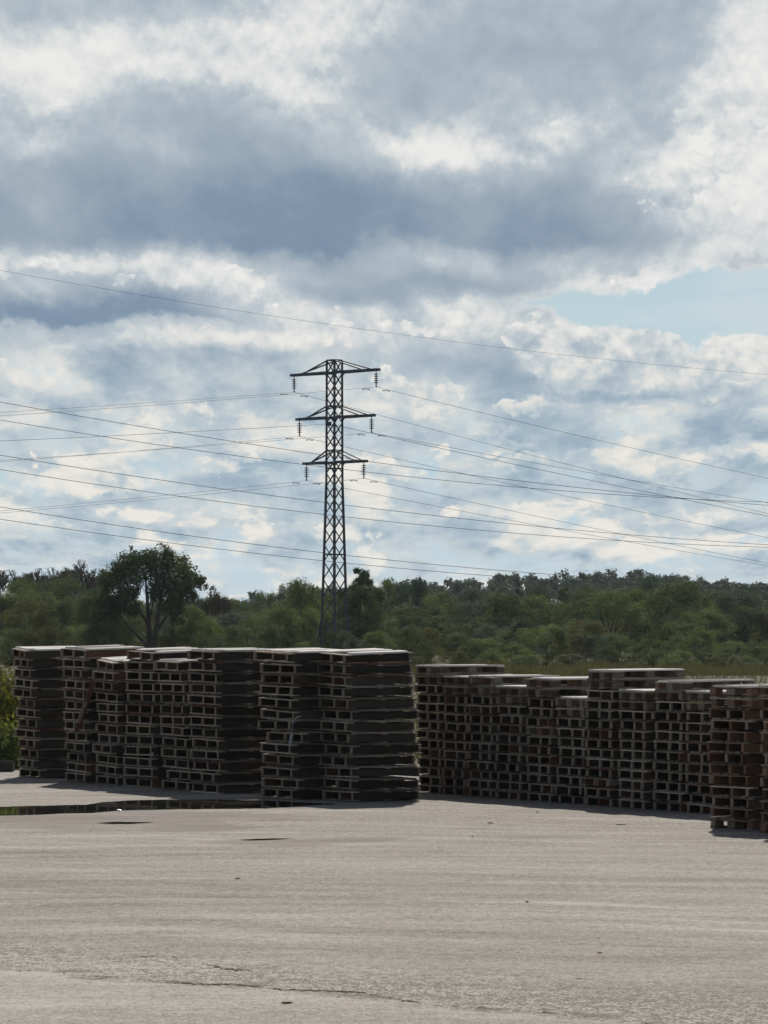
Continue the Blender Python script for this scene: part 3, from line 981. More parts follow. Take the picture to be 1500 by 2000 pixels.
# litter on the yard
def scrap(name, label, cat, px, py, w, d, h, mat, rot=0.0, seed=0):
    r = random.Random(seed)
    p = ground(px, py)
    bm = bmesh.new()
    bmesh.ops.create_icosphere(bm, subdivisions=2, radius=1.0)
    for v in bm.verts:
        k = 1 + r.uniform(-.3, .3)
        v.co = Vector((v.co.x * w / 2 * k, v.co.y * d / 2 * k, max(0.0, v.co.z * .7 + .35) * h * .6 * k))
    me = bpy.data.meshes.new(name); bm.to_mesh(me); bm.free()
    me.materials.append(mat)
    o = link(bpy.data.objects.new(name, me)); o.location = (p.x, p.y, 0.004); o.rotation_euler = (0, 0, rot)
    return tag(o, label, cat)
scrap('plastic_scrap', 'small pinkish white scrap of film at the puddle edge', 'litter', 232, 1584, .07, .2, .03, M_SCRAP, 0, 1)
scrap('fallen_leaf', 'small reddish brown leaf on the yard before the low pallet row', 'leaf', 957, 1608, .07, .14, .018, M_CARD, .4, 2)
scrap('wood_splinter', 'thin dark wood splinter on bare yard right of centre', 'splinter', 1213, 1611, .13, .09, .015, M_SPLINT, .2, 3)
scrap('wood_splinter', 'thin dark wood splinter alone on the yard below the middle puddle', 'splinter', 464, 1717, .055, .06, .018, M_SPLINT, .1, 4)
scrap('wood_splinter', 'thin dark wood splinter lying just in front of the long crack', 'splinter', 560, 1960, .085, .05, .015, M_SPLINT, .35, 5)
scrap('dark_pebble', 'small dark pebble beside the shadow of the low row', 'stone', 1050, 1587, .04, .06, .02, M_SPLINT, 0, 6)
scrap('dark_pebble', 'small dark pebble alone on the yard below the low row', 'stone', 923, 1635, .025, .05, .02, M_SPLINT, 0, 7)
scrap('dark_pebble', 'small dark pebble in the middle of the open yard', 'stone', 1029, 1763, .03, .05, .02, M_SPLINT, 0, 8)
scrap('fallen_leaf', 'curled brown leaf on the near yard right of centre', 'leaf', 1171, 1862, .035, .05, .015, M_CARD, .8, 9)

# ------------------------------------------------------------------ pylon
PY_D = 270.0
pyl_x = at(653, HORIZON, PY_D).x
MPP = PY_D / F_PX
def pz(py):
    return CAM_H + (HORIZON - py) * MPP
pylon = empty('lattice_pylon', (pyl_x, PY_D, 0), R(-45))
tag(pylon, 'dark steel lattice power pylon with three pairs of arms', 'pylon')
# local axes: +x along the arms (right end nearer the camera), body square with faces on the axes
prof = [(0.0, 1.02), (pz(1140), .80), (pz(945), .575), (pz(700), .545)]      # (z, half diagonal)
def half(z):
    for (a, b) in zip(prof[:-1], prof[1:]):
        if a[0] <= z <= b[0]:
            t = (z - a[0]) / (b[0] - a[0])
            return (a[1] + (b[1] - a[1]) * t) / math.sqrt(2)
    return prof[-1][1] / math.sqrt(2)
ZTOP = pz(703)
def corner(sx, sy, z):
    h = half(z)
    return Vector((sx * h, sy * h, z))
for sx, sy in ((1, 1), (1, -1), (-1, -1), (-1, 1)):
    mb = MB()
    zs = [0.0] + [p[0] for p in prof[1:-1]] + [ZTOP]
    for a, b in zip(zs[:-1], zs[1:]):
        mb.bar(corner(sx, sy, a), corner(sx, sy, b), .135 if a < pz(945) - .1 else .115)
    # flared foot strut and concrete footing side
    mb.bar(corner(sx, sy, 3.2), (sx * (half(0) + .42), sy * (half(0) + .42), 0.0), .10)
    mb.bar(corner(sx, sy, 1.55), (sx * (half(0) + .22), sy * (half(0) + .22), 1.5), .06)
    mb.build('leg', M_STEEL, pylon)
# bracing: a zig-zag X lattice on every face, one lattice part
mb = MB()
zl = [0.25]
while zl[-1] < ZTOP - .5:
    zl.append(zl[-1] + max(.86, half(zl[-1]) * 2 * 1.12))
zl[-1] = ZTOP
for face in range(4):
    cs = [((1, -1), (1, 1)), ((1, 1), (-1, 1)), ((-1, 1), (-1, -1)), ((-1, -1), (1, -1))][face]
    for a, b in zip(zl[:-1], zl[1:]):
        p, q = corner(*cs[0], a), corner(*cs[1], b)
        mb.bar(p, q, .057)
        p, q = corner(*cs[1], a), corner(*cs[0], b)
        mb.bar(p, q, .057)
    for zz in (pz(1083), pz(915), pz(903), pz(880), pz(815), pz(793), pz(727), ZTOP):
        mb.bar(corner(*cs[0], zz), corner(*cs[1], zz), .095)
mb.build('bracing', M_STEEL, pylon)
# number plate-like step box and cable clamp on the body
mb = MB(); mb.box(-.12, .12, -half(pz(828)) - .16, -half(pz(828)) - .02, pz(832), pz(824)); mb.build('cable_clamp', M_STEEL, pylon)
ATT = {}
R2 = math.sqrt(2)
ARMS = [(727, 704, 86, 87), (815, 793, 75, 78), (903, 880, 61, 63)]
for k, (ya, yt, lw, rw) in enumerate(ARMS):
    z = pz(ya); zt = min(pz(yt), ZTOP)
    arm = MB(); stay = MB()
    h = half(z)
    for sgn, lpx in ((-1, lw), (1, rw)):
        tip = Vector((sgn * lpx * MPP * R2, 0, z))
        for sy in (-1, 1):
            root = Vector((sgn * h, sy * h, z))
            near_tip = tip + Vector((0, sy * .09, 0))
            arm.bar(root, near_tip, .14, .18)
            q = root.lerp(near_tip, .66 if sy < 0 else .84)
            stay.bar(Vector((sgn * half(zt), sy * half(zt), zt)), q + Vector((0, 0, .03)), .085)
        for t in (.22, .45, .68, .88):
            a = Vector((sgn * h, -h, z)).lerp(tip + Vector((0, -.09, 0)), t); b = Vector((sgn * h, h, z)).lerp(tip + Vector((0, .09, 0)), t)
            arm.bar(a, b, .06)
        arm.bar(tip + Vector((-sgn * .3, 0, 0)), tip + Vector((sgn * .08, 0, 0)), .20, .10)
        # gusset plates at the body
        for sy in (-1, 1):
            arm.bar((sgn * h, sy * h, z - .28), (sgn * (h + .30), sy * h * .9, z - .04), .05)
        # insulator string hanging from the arm
        hang = tip + Vector((-sgn * .27, 0, -.05))
        im = MB()
        im.tube([hang, hang - Vector((0, 0, .20))], [.035, .03], 6)
        zz = hang.z - .20
        im.tube([(hang.x, 0, zz), (hang.x, 0, zz - .85)], [.045, .045], 6)
        for d in range(5):
            zc = zz - .06 - d * .15
            im.tube([(hang.x, 0, zc + .035), (hang.x, 0, zc - .02), (hang.x, 0, zc - .035)], [.06, .19, .18], 12)
        im.tube([(hang.x, 0, zz - .84), (hang.x, 0, zz - .97)], [.03, .075], 6)
        im.build('insulator_string', M_GLASSINS, pylon)
        ATT[(k, sgn)] = Vector((hang.x, 0, zz - .97))
    ao = arm.build('crossarm', M_STEEL, pylon)
    stay.build('stay', M_STEEL, ao)
M_PY = Matrix.Translation((pyl_x, PY_D, 0)) @ Matrix.Rotation(R(-45), 4, 'Z')

# ------------------------------------------------------------------ wires: parabolas along the 45 degree line direction
DIRL = Vector((1, 1, 0)).normalized()
def wire(name, label, pts, group, rad=.014, damp=None, clamp_end=None, ext=(60, 60)):
    """pts = three (t, z) along DIRL from the origin point o; the span is a parabola"""
    o, tz = pts
    A = np.array([[t * t, t, 1.0] for t, _ in tz]); c = np.linalg.solve(A, np.array([z for _, z in tz]))
    t0, t1 = ext
    mb = MB()
    ts = np.linspace(t0, t1, 90)
    mb.tube([Vector((o.x, o.y, 0)) + DIRL * t + Vector((0, 0, float(c[0] * t * t + c[1] * t + c[2]))) for t in ts], [rad] * len(ts), 5)
    w = mb.build(name, M_WIRE)
    tag(w, label, 'power line', group)
    for t in damp or ():
        p = Vector((o.x, o.y, 0)) + DIRL * t + Vector((0, 0, float(c[0] * t * t + c[1] * t + c[2])))
        d = MB()
        d.bar(p - DIRL * .27 - Vector((0, 0, .09)), p + DIRL * .27 - Vector((0, 0, .09)), .03)
        d.bar(p - DIRL * .34 - Vector((0, 0, .10)), p - DIRL * .16 - Vector((0, 0, .10)), .07, .06)
        d.bar(p + DIRL * .16 - Vector((0, 0, .10)), p + DIRL * .34 - Vector((0, 0, .10)), .07, .06)
        d.bar(p, p - Vector((0, 0, .1)), .03)
        d.build('vibration_damper', M_DAMP, w)
    return w

def line_t(o, px):
    """t along DIRL from o where the line crosses the bearing of photo column px"""
    u = (px - 750) / F_PX
    return (o.x - u * o.y) / (u * DIRL.y - DIRL.x)

def z_at(o, t, py):
    y = o.y + DIRL.y * t
    return CAM_H + (HORIZON - py) * y / F_PX
lvl = ('top', 'middle', 'lowest')
# conductors of the pylon: (level, side, left end row at x=0, right end row at x=1500)
for (k, sgn, yl, yr) in ((0, -1, 805, 1003), (0, 1, 812, 934), (1, -1, 902, 1050), (1, 1, 899, 982), (2, -1, 998, 1105), (2, 1, 1002, 1100)):
    p = M_PY @ ATT[(k, sgn)]
    o = Vector((p.x, p.y, 0))
    side = 'left' if sgn < 0 else 'right'
    for half_name, px, py in (('coming towards the yard', 0, yl), ('running away behind', 1500, yr)):
        t1 = line_t(o, px)
        z1 = z_at(o, t1, py)
        s = 1 if t1 > 0 else -1
        L1 = abs(t1)
        # sag curve: z = z0 - a*t + b*t^2
        b2 = .00024
        a2 = (p.z - z1 + b2 * L1 * L1) / L1
        Lx = 75 if s < 0 else 110
        tz = [(0, p.z), (s * Lx / 2, p.z - a2 * Lx / 2 + b2 * Lx * Lx / 4), (s * Lx, p.z - a2 * Lx + b2 * Lx * Lx)]
        wire('power_line', 'thin wire from the %s %s insulator of the pylon, %s' % (lvl[k], side, half_name.replace('coming', 'going left').replace('running away behind', 'going right')) if False else
             'thin wire running %s from the pylon\'s %s %s insulator' % ('left' if s < 0 else 'right', side, lvl[k]),
             (o, tz), 'wires carried by the pylon', .013, damp=(s * 1.0,), ext=(0, s * Lx))
# service cable clamped to the body
p = M_PY @ Vector((0, -half(pz(828)) - .1, pz(828)))
o = Vector((p.x, p.y, 0))
for s, px, py in ((-1, 0, 861), (1, 1500, 1008)):
    t1 = line_t(o, px); z1 = z_at(o, t1, py); L1 = abs(t1); b2 = .0002
    a2 = (p.z - z1 + b2 * L1 * L1) / L1; Lx = 75 if s < 0 else 110
    tz = [(0, p.z), (s * Lx / 2, p.z - a2 * Lx / 2 + b2 * Lx * Lx / 4), (s * Lx, p.z - a2 * Lx + b2 * Lx * Lx)]
    wire('service_cable', 'dark cable running %s from the clamp on the pylon body' % ('left' if s < 0 else 'right'), (o, tz), 'wires carried by the pylon', .017, ext=(0, s * Lx))

# a second line crossing in front, its own towers out of view
second = [('upper of the top pair', 785, 884, 987, 222), ('lower of the top pair', 820, 908, 981, 229),
          ('upper of the middle pair', 889, 977, 1064, 222), ('lower of the middle pair', 917, 1001, 1069, 229),
          ('upper of the bottom pair', 990, 1076, 1142, 222), ('lower of the bottom pair', 1014, 1092, 1150, 229)]
for nm, y0, y6, y15, D in second:
    q = at(0, HORIZON, D); o = Vector((q.x, q.y, 0))
    tz = []
    for px, py in ((0, y0), (600, y6), (1500, y15)):
        t1 = line_t(o, px); tz.append((t1, z_at(o, t1, py)))
    wire('overhead_wire', 'long sloping wire, %s crossing in front of the pylon' % nm, (o, tz), 'wires of the second power line', .0165, ext=(-45, 105))
q = at(0, HORIZON, 226); o = Vector((q.x, q.y, 0)); tz = []
for px, py in ((0, 527), (700, 641), (1500, 731)):
    t1 = line_t(o, px); tz.append((t1, z_at(o, t1, py)))
wire('ground_wire', 'single thin wire high above the pylon across the clouds', (o, tz), 'wires of the second power line',   .0085, ext=(-45, 105))

# ------------------------------------------------------------------ trees and weeds
def leaf_cloud(rng, centres, radii, n_each, size, squash=0.85, shell=0.45):
    """quads scattered through a set of leaf clumps"""
    out, dirs = [], []
    for c, rad, n in zip(centres, radii, n_each):
        d = rng.normal(size=(n, 3)); d /= np.linalg.norm(d, axis=1, keepdims=True)
        rr = rad * (shell + (1 - shell) * rng.random(n) ** 0.6) * (0.75 + 0.5 * rng.random(n))
        p = np.asarray(c) + d * rr[:, None] * np.array([1, 1, squash])
        out.append(p); dirs.append(d)
    p = np.concatenate(out)
    return leaf_quads(rng, p, size, np.concatenate(dirs))


def leaf_quads(rng, p, size, face=None):
    n = len(p)
    a = rng.normal(size=(n, 3))
    if face is not None:
        # leaves turn their faces outwards from the clump they sit on
        nn = face * 1.1 + rng.normal(size=(n, 3)) * .6 + np.array([0, 0, .25])
        nn /= np.linalg.norm(nn, axis=1, keepdims=True)
        a -= nn * (a * nn).sum(1, keepdims=True)
    a /= np.linalg.norm(a, axis=1, keepdims=True)
    b = rng.normal(size=(n, 3)) if face is None else np.cross(nn, a); b -= a * (a * b).sum(1, keepdims=True); b /= np.linalg.norm(b, axis=1, keepdims=True)
    s = size * (0.55 + 0.9 * rng.random(n))[:, None]
    w = s * (0.45 + 0.3 * rng.random(n))[:, None]
    q = np.stack([p - a * s * .5, p + b * w * .5 + a * s * .05, p + a * s * .5, p - b * w * .5 + a * s * .05], axis=1)
    return q.reshape(-1, 3)


def limb_pts(r, a, b, wob, n=5):
    a, b = Vector(a), Vector(b)
    L = (b - a).length
    return [a.lerp(b, i / (n - 1)) + Vector((r.uniform(-1, 1), r.uniform(-1, 1), r.uniform(-.4, .4))) * (wob * L * math.sin(math.pi * i / (n - 1))) for i in range(n)]


def make_tree(name, kind, seed, H=6.0, Wd=5.0):
    """thing with two parts: trunk (with its limbs) and crown; base at the origin"""
    r = random.Random(seed); rng = np.random.default_rng(seed)
    root = empty(name)
    mb = MB()
    centres, radii, ns = [], [], []
    if kind in ('round', 'bush'):
        z0 = H * (0.10 if kind == 'round' else 0.03)
        n_limb = 6 if kind == 'round' else 8
        fork = H * (0.16 if kind == 'round' else 0.04)
        mb.tube(limb_pts(r, (0, 0, -.1), (r.uniform(-.15, .15), r.uniform(-.15, .15), fork), .05), [H * .022 * k for k in (1.25, 1, .92, .88, .85)], 7)
        nb = 38 if kind == 'round' else 34
        for i in range(nb):
            az = r.uniform(0, 2 * math.pi); f = r.random()
            zz = z0 + (H - z0) * (0.06 + 0.86 * f ** .85)
            t = (zz - z0) / (H - z0)
            prof = math.sin(math.pi * min(1, .20 + .80 * t)) ** .7 if kind == 'round' else math.cos(t * 1.45) ** .6
            rad = Wd / 2 * prof * (0.45 + 0.5 * math.sqrt(r.random())) * r.uniform(.8, 1.1)
            c = Vector((math.cos(az) * rad, math.sin(az) * rad, zz))
            br = H * r.uniform(.085, .15)
            centres.append(c); radii.append(br); ns.append(int(250 * (br / (H * .12)) ** 2))
            if i % 2 == 0:
                k = fork * r.uniform(.75, 1.0)
                mb.tube(limb_pts(r, (0, 0, k), c, .08), [H * .011, H * .009, H * .007, H * .005, H * .002], 5)
        # stray sprays on the outline
        for i in range(26):
            c = centres[r.randrange(nb)]
            d = Vector((r.gauss(0, 1), r.gauss(0, 1), r.gauss(.35, .8))).normalized()
            centres.append(c + d * H * r.uniform(.07, .125)); radii.append(H * r.uniform(.03, .055)); ns.append(34)
        size = H * .024
    elif kind == 'tall':
        mb.tube(limb_pts(r, (0, 0, -.1), (0, 0, H * .9), .015), [H * .018, H * .015, H * .011, H * .007, H * .002], 7)
        for i in range(34):
            f = (i + r.random()) / 34
            zz = H * (.05 + .93 * f)
            prof = (math.sin(math.pi * min(1, .12 + .86 * f)) ** .75) * .5 + .12 * (1 - f)
            az = r.uniform(0, 6.28); rad = Wd * prof * r.uniform(.3, .95)
            c = Vector((math.cos(az) * rad, math.sin(az) * rad, zz))
            br = H * r.uniform(.05, .085) * (1.1 - .35 * f)
            centres.append(c); radii.append(br); ns.append(230)
            if i % 2 == 0: mb.tube(limb_pts(r, (0, 0, zz * .82), c, .06, 4), [H * .006, H * .005, H * .003, H * .001], 4)
        size = H * .020
    elif kind == 'spruce':
        mb.tube([(0, 0, -.1), (0, 0, H * .5), (0, 0, H)], [H * .018, H * .011, .01], 6)
        for i in range(16):
            f = i / 15
            zz = H * (.10 + .88 * f)
            ring = max(3, int(9 * (1 - f)) + 1)
            for k in range(ring):
                az = 6.28 * k / ring + r.random()
                rad = Wd / 2 * (1 - f) * r.uniform(.55, 1.0)
                c = Vector((math.cos(az) * rad, math.sin(az) * rad, zz - rad * .25))
                centres.append(c); radii.append(H * .05 * (1.15 - f)); ns.append(26)
        size = H * .028
    elif kind == 'bare':
        tips = []
        def grow(a, d, L, rad, lev):
            b = a + d * L
            mb.tube(limb_pts(r, a, b, .05, 4), [max(.034, rad * q) for q in (1, .85, .7, .55)], 4 if lev else 6, cap=False)
            if lev >= 4:
                tips.append(b); return
            for k in range(r.choice((3, 3, 4))):
                dd = (d + Vector((r.gauss(0, .42), r.gauss(0, .42), r.gauss(.12, .25)))).normalized()
                grow(a.lerp(b, r.uniform(.7, 1.0)), dd, L * r.uniform(.58, .82), rad * .55, lev + 1)
        for k in range(3):
            grow(Vector((r.uniform(-.25, .25), r.uniform(-.25, .25), -.1)), Vector((r.gauss(0, .2), r.gauss(0, .2), 1)).normalized(), H * .30, H * .013, 0)
        for tp in tips:
            if r.random() < .8:
                centres.append(tp); radii.append(H * .045); ns.append(12)
        size = H * .022
    mb.build('trunk', M_BARK if kind != 'bare' else M_GREYTWIG, root, smooth=True)
    cr = link(bpy.data.objects.new('crown', quads_mesh('crown', leaf_cloud(rng, centres, radii, ns, size), M_LEAF['mid'])), root)
    index_kids(root)
    return root, (H, Wd)

TP = {}
for kind, n, H, Wd in (('round', 4, 6.0, 6.0), ('bush', 4, 3.5, 4.2), ('tall', 2, 7.0, 2.6), ('spruce', 2, 8.0, 2.8), ('bare', 3, 7.0, 4.0)):
    nm = {'round': 'broadleaf_tree', 'bush': 'shrub', 'tall': 'slender_tree', 'spruce': 'spruce_tree', 'bare': 'bare_tree'}[kind]
    TP[kind] = [make_tree(nm, kind, 100 * len(nm) + s, H, Wd) for s in range(n)]

REFS = [(52, 'leftmost tall stack'), (140, 'second tall stack'), (205, 'third tall stack'), (265, 'fourth tall stack'), (335, 'fifth tall stack'),
        (430, 'sixth tall stack'), (545, 'seventh tall stack'), (655, 'pylon foot'), (740, 'wide corner stack'), (842, 'first low stack'), (888, 'second low stack'),
        (938, 'third low stack'), (992, 'fourth low stack'), (1050, 'fifth low stack'), (1115, 'sixth low stack'), (1170, 'highest low stack'),
        (1228, 'eighth low stack'), (1300, 'ninth low stack'), (1365, 'last low stack'), (1435, 'nearest stack'), (1500, 'right photo edge')]
TONE_W = {'rust': 'brown', 'dark': 'dark green', 'mid': 'mid green', 'light': 'pale green', 'olive': 'olive green', 'blue': 'bluish green'}
KIND_W = {'round': 'round tree', 'bush': 'bushy shrub', 'tall': 'slender tree', 'spruce': 'pointed spruce', 'bare': 'nearly bare tree'}
CAT_W = {'round': 'tree', 'bush': 'shrub', 'tall': 'tree', 'spruce': 'tree', 'bare': 'tree'}
ROW_W = {0: 'at the meadow edge', 1: 'in the front rows', 2: 'in the middle rows', 3: 'in the back rows', 4: 'on the far skyline'}
SEEN_LABELS = {}


def where(px):
    x, nm = min(REFS, key=lambda q: abs(q[0] - px))
    d = px - x
    return ('above the ' if abs(d) < 9 else ('just left of the ' if d < 0 else 'just right of the ')) + nm


def plant(kind, px, top, wpx, Y, tone, row, seed, z0=0.0, label=None):
    """a copy of one tree with its top at photo row `top`, wpx wide in the photo, standing at depth Y"""
    r = random.Random(seed)
    (root, (H, Wd)) = TP[kind][r.randrange(len(TP[kind]))]
    x = at(px, HORIZON, Y).x
    ztop = CAM_H + (HORIZON - top) * Y / F_PX
    h = max(.8, ztop - z0)
    w = wpx * Y / F_PX
    lab = label or '%s %s %s, %s' % ('grey' if kind == 'bare' else TONE_W[tone], KIND_W[kind], ROW_W[row], where(px))
    if lab in SEEN_LABELS:
        return None
    SEEN_LABELS[lab] = 1
    o = copy_thing(root, (x, Y, z0), (0, 0, r.uniform(0, 6.28)), lab, 'trees and shrubs of the belt behind the yard', (w / Wd, w / Wd, h / H * 1.02))
    o['category'] = CAT_W[kind]
    for c in o.children:
        if c.name.startswith('crown'):
            c.material_slots[0].link = 'OBJECT'
            c.material_slots[0].material = M_LEAF[tone]
    return o


def skyline(px):
    pts = [(-80, 1120), (0, 1127), (180, 1130), (215, 1160), (400, 1172), (440, 1165), (520, 1158), (580, 1142), (640, 1142), (700, 1128), (760, 1142), (810, 1136), (860, 1146), (940, 1155), (1000, 1150),
           (1100, 1152), (1220, 1140), (1290, 1132), (1380, 1140), (1430, 1150), (1600, 1150)]
    for (a, b) in zip(pts[:-1], pts[1:]):
        if a[0] <= px <= b[0]:
            return a[1] + (b[1] - a[1]) * (px - a[0]) / (b[0] - a[0])
    return 1150

rt = random.Random(21)
k = 0
def tone_pick(w):
    return rt.choices(['dark', 'mid', 'light', 'olive', 'blue'], w)[0]

x = -40
while x < 1545:        # back line
    s = skyline(x)
    k += 1
    kind = rt.choices(['round', 'tall', 'round', 'spruce'], [5, 1.0, 3, 0])[0]
    plant(kind, x, s + rt.uniform(-6, 16), rt.uniform(75, 120) if kind == 'round' else rt.uniform(38, 58), rt.uniform(360, 420), tone_pick([4, 2, .3, .3, 4]), 3, k)
    x += rt.uniform(34, 58)
x = -60
while x < 1560:        # middle of the belt
    s = skyline(x); k += 1
    kind = rt.choices(['round', 'bush', 'tall'], [6, 1, .6])[0]
    plant(kind, x, s + rt.uniform(14, 42), rt.uniform(115, 180) if kind != 'tall' else 56, rt.uniform(315, 350), tone_pick([4, 4, .8, .6, 2.5]), 2, k)
    x += rt.uniform(46, 74)
x = -40
while x < 1560:        # scattered low bushes out in the meadow
    k += 1
    plant('bush', x, rt.uniform(1262, 1282), rt.uniform(50, 105), rt.uniform(236, 258), tone_pick([2, 3, 2.5, 3, .4]), 0, k,
          label='low %s bush out in the meadow, %s' % ('olive' if k % 2 else 'green', where(x)))
    x += rt.uniform(38, 90)
x = -50
while x < 1560:        # front line
    s = skyline(x); k += 1
    kind = rt.choices(['round', 'bush'], [3, 4])[0]
    plant(kind, x, s + rt.uniform(36, 80), rt.uniform(110, 175), rt.uniform(284, 308), tone_pick([3.5, 4, 1.4, .9, 1.6]), 1, k)
    x += rt.uniform(44, 70)
x = -40
while x < 1560:        # shrubs at the meadow edge
    k += 1
    plant('bush', x, rt.uniform(1218, 1256), rt.uniform(85, 150), rt.uniform(250, 266), tone_pick([3, 3.5, 1.6, 1.2, 1.2]), 0, k)
    x += rt.uniform(36, 64)
# bare grey trees on the rise at the left
for i, (px, top, w) in enumerate(((-12, 1092, 60), (12, 1088, 60), (34, 1098, 56), (58, 1094, 60), (80, 1080, 64), (104, 1092, 56), (122, 1082, 60), (143, 1076, 62), (166, 1084, 54), (184, 1100, 52), (418, 1130, 50))):
    Y = 430 if px < 300 else 330
    xx = at(px, HORIZON, Y).x
    top -= 9 if px < 300 else 0
    if px < 300:
        plant('bare', px + 11, top + 11, w, Y + 12, 'rust', 3, 930 + i, hill_l(at(px + 11, HORIZON, Y + 12).x, Y + 12))
    plant('bare', px, top, w * 1.15, Y, 'rust', 3, 900 + i, hill_l(xx, Y) if px < 300 else 0.0)
# named single trees
plant('tall', 704, 1112, 78, 281, 'dark', 1, 951, label='dark slender tree rising directly right of the pylon legs')
plant('tall', 672, 1150, 50, 283, 'dark', 1, 952, label='thin dark tree growing between the pylon legs')
plant('tall', 736, 1150, 66, 283, 'dark', 1, 961, label='lower dark tree beside the slender tree right of the pylon')
plant('bush', 690, 1205, 120, 277, 'dark', 1, 953, label='dense dark bush at the pylon foot, right side')
plant('round', 806, 1134, 100, 322, 'blue', 2, 981, label='large bluish round tree standing out of the belt right of the pylon')
plant('round', 588, 1136, 130, 316, 'mid', 2, 982, label='broad green tree dome just left of the pylon')
plant('round', 1190, 1152, 170, 300, 'mid', 2, 983, label='very broad green tree behind the highest low stack')
plant('round', 1322, 1140, 190, 306, 'dark', 2, 984, label='widest dark tree dome near the right side of the belt')
plant('round', 1440, 1156, 150, 300, 'blue', 2, 985, label='broad bluish tree behind the nearest stack')
plant('round', 985, 1160, 150, 300, 'dark', 2, 986, label='broad dark tree behind the fourth low stack')
plant('round', 70, 1156, 150, 300, 'mid', 2, 987, label='broad green tree behind the leftmost tall stack')
plant('round', 186, 1164, 110, 262, 'dark', 1, 991, label='dark round tree merging with the left side of the spreading tree')
plant('round', 222, 1196, 90, 254, 'dark', 1, 992, label='smaller dark tree under the left limb of the spreading tree')
plant('round', 378, 1186, 110, 266, 'mid', 1, 993, label='green round tree under the right side of the spreading tree')
plant('round', 706, 1148, 105, 279, 'dark', 1, 994, label='bulky dark round tree beside the pylon foot, on its right')
plant('round', 664, 1186, 80, 288, 'dark', 1, 995, label='dark tree standing directly behind the pylon foot')
plant('round', 36, 1132, 120, 345, 'mid', 2, 996, label='tall green tree below the bare brown trees, far left')
plant('round', 128, 1134, 130, 345, 'dark', 2, 997, label='tall dark green tree below the bare brown trees left of the spreading tree')
plant('spruce', 873, 1128, 16, 420, 'dark', 3, 954, label='tiny lone spruce tip on the skyline right of the pylon')
plant('bush', 1012, 1258, 84, 258, 'light', 0, 955, label='bright green rounded bush out in the meadow above the low stacks')
plant('bush', 1318, 1296, 60, 246, 'light', 0, 956, label='small leafy bush in the meadow behind the ninth low stack')
plant('bush', 1380, 1300, 90, 244, 'mid', 0, 957, label='low wide bush in the meadow behind the last low stack')
plant('bush', 1450, 1296, 96, 246, 'light', 0, 958, label='low wide bush in the meadow behind the nearest stack')
for i, (px, top, w, tone) in enumerate(((206, 1214, 110, 'mid'), (158, 1222, 100, 'light'), (240, 1236, 80, 'mid'), (346, 1226, 90, 'olive'), (392, 1214, 110, 'mid'), (440, 1224, 100, 'dark'), (112, 1226, 90, 'olive'))):
    plant('bush', px, top, w, 247 + i % 3, tone, 0, 970 + i, label='%s bush by the spreading tree, %s' % (TONE_W[tone], where(px)))
plant('bush', 822, 1250, 70, 258, 'mid', 0, 959, label='green bush in the meadow just right of the corner stack top')

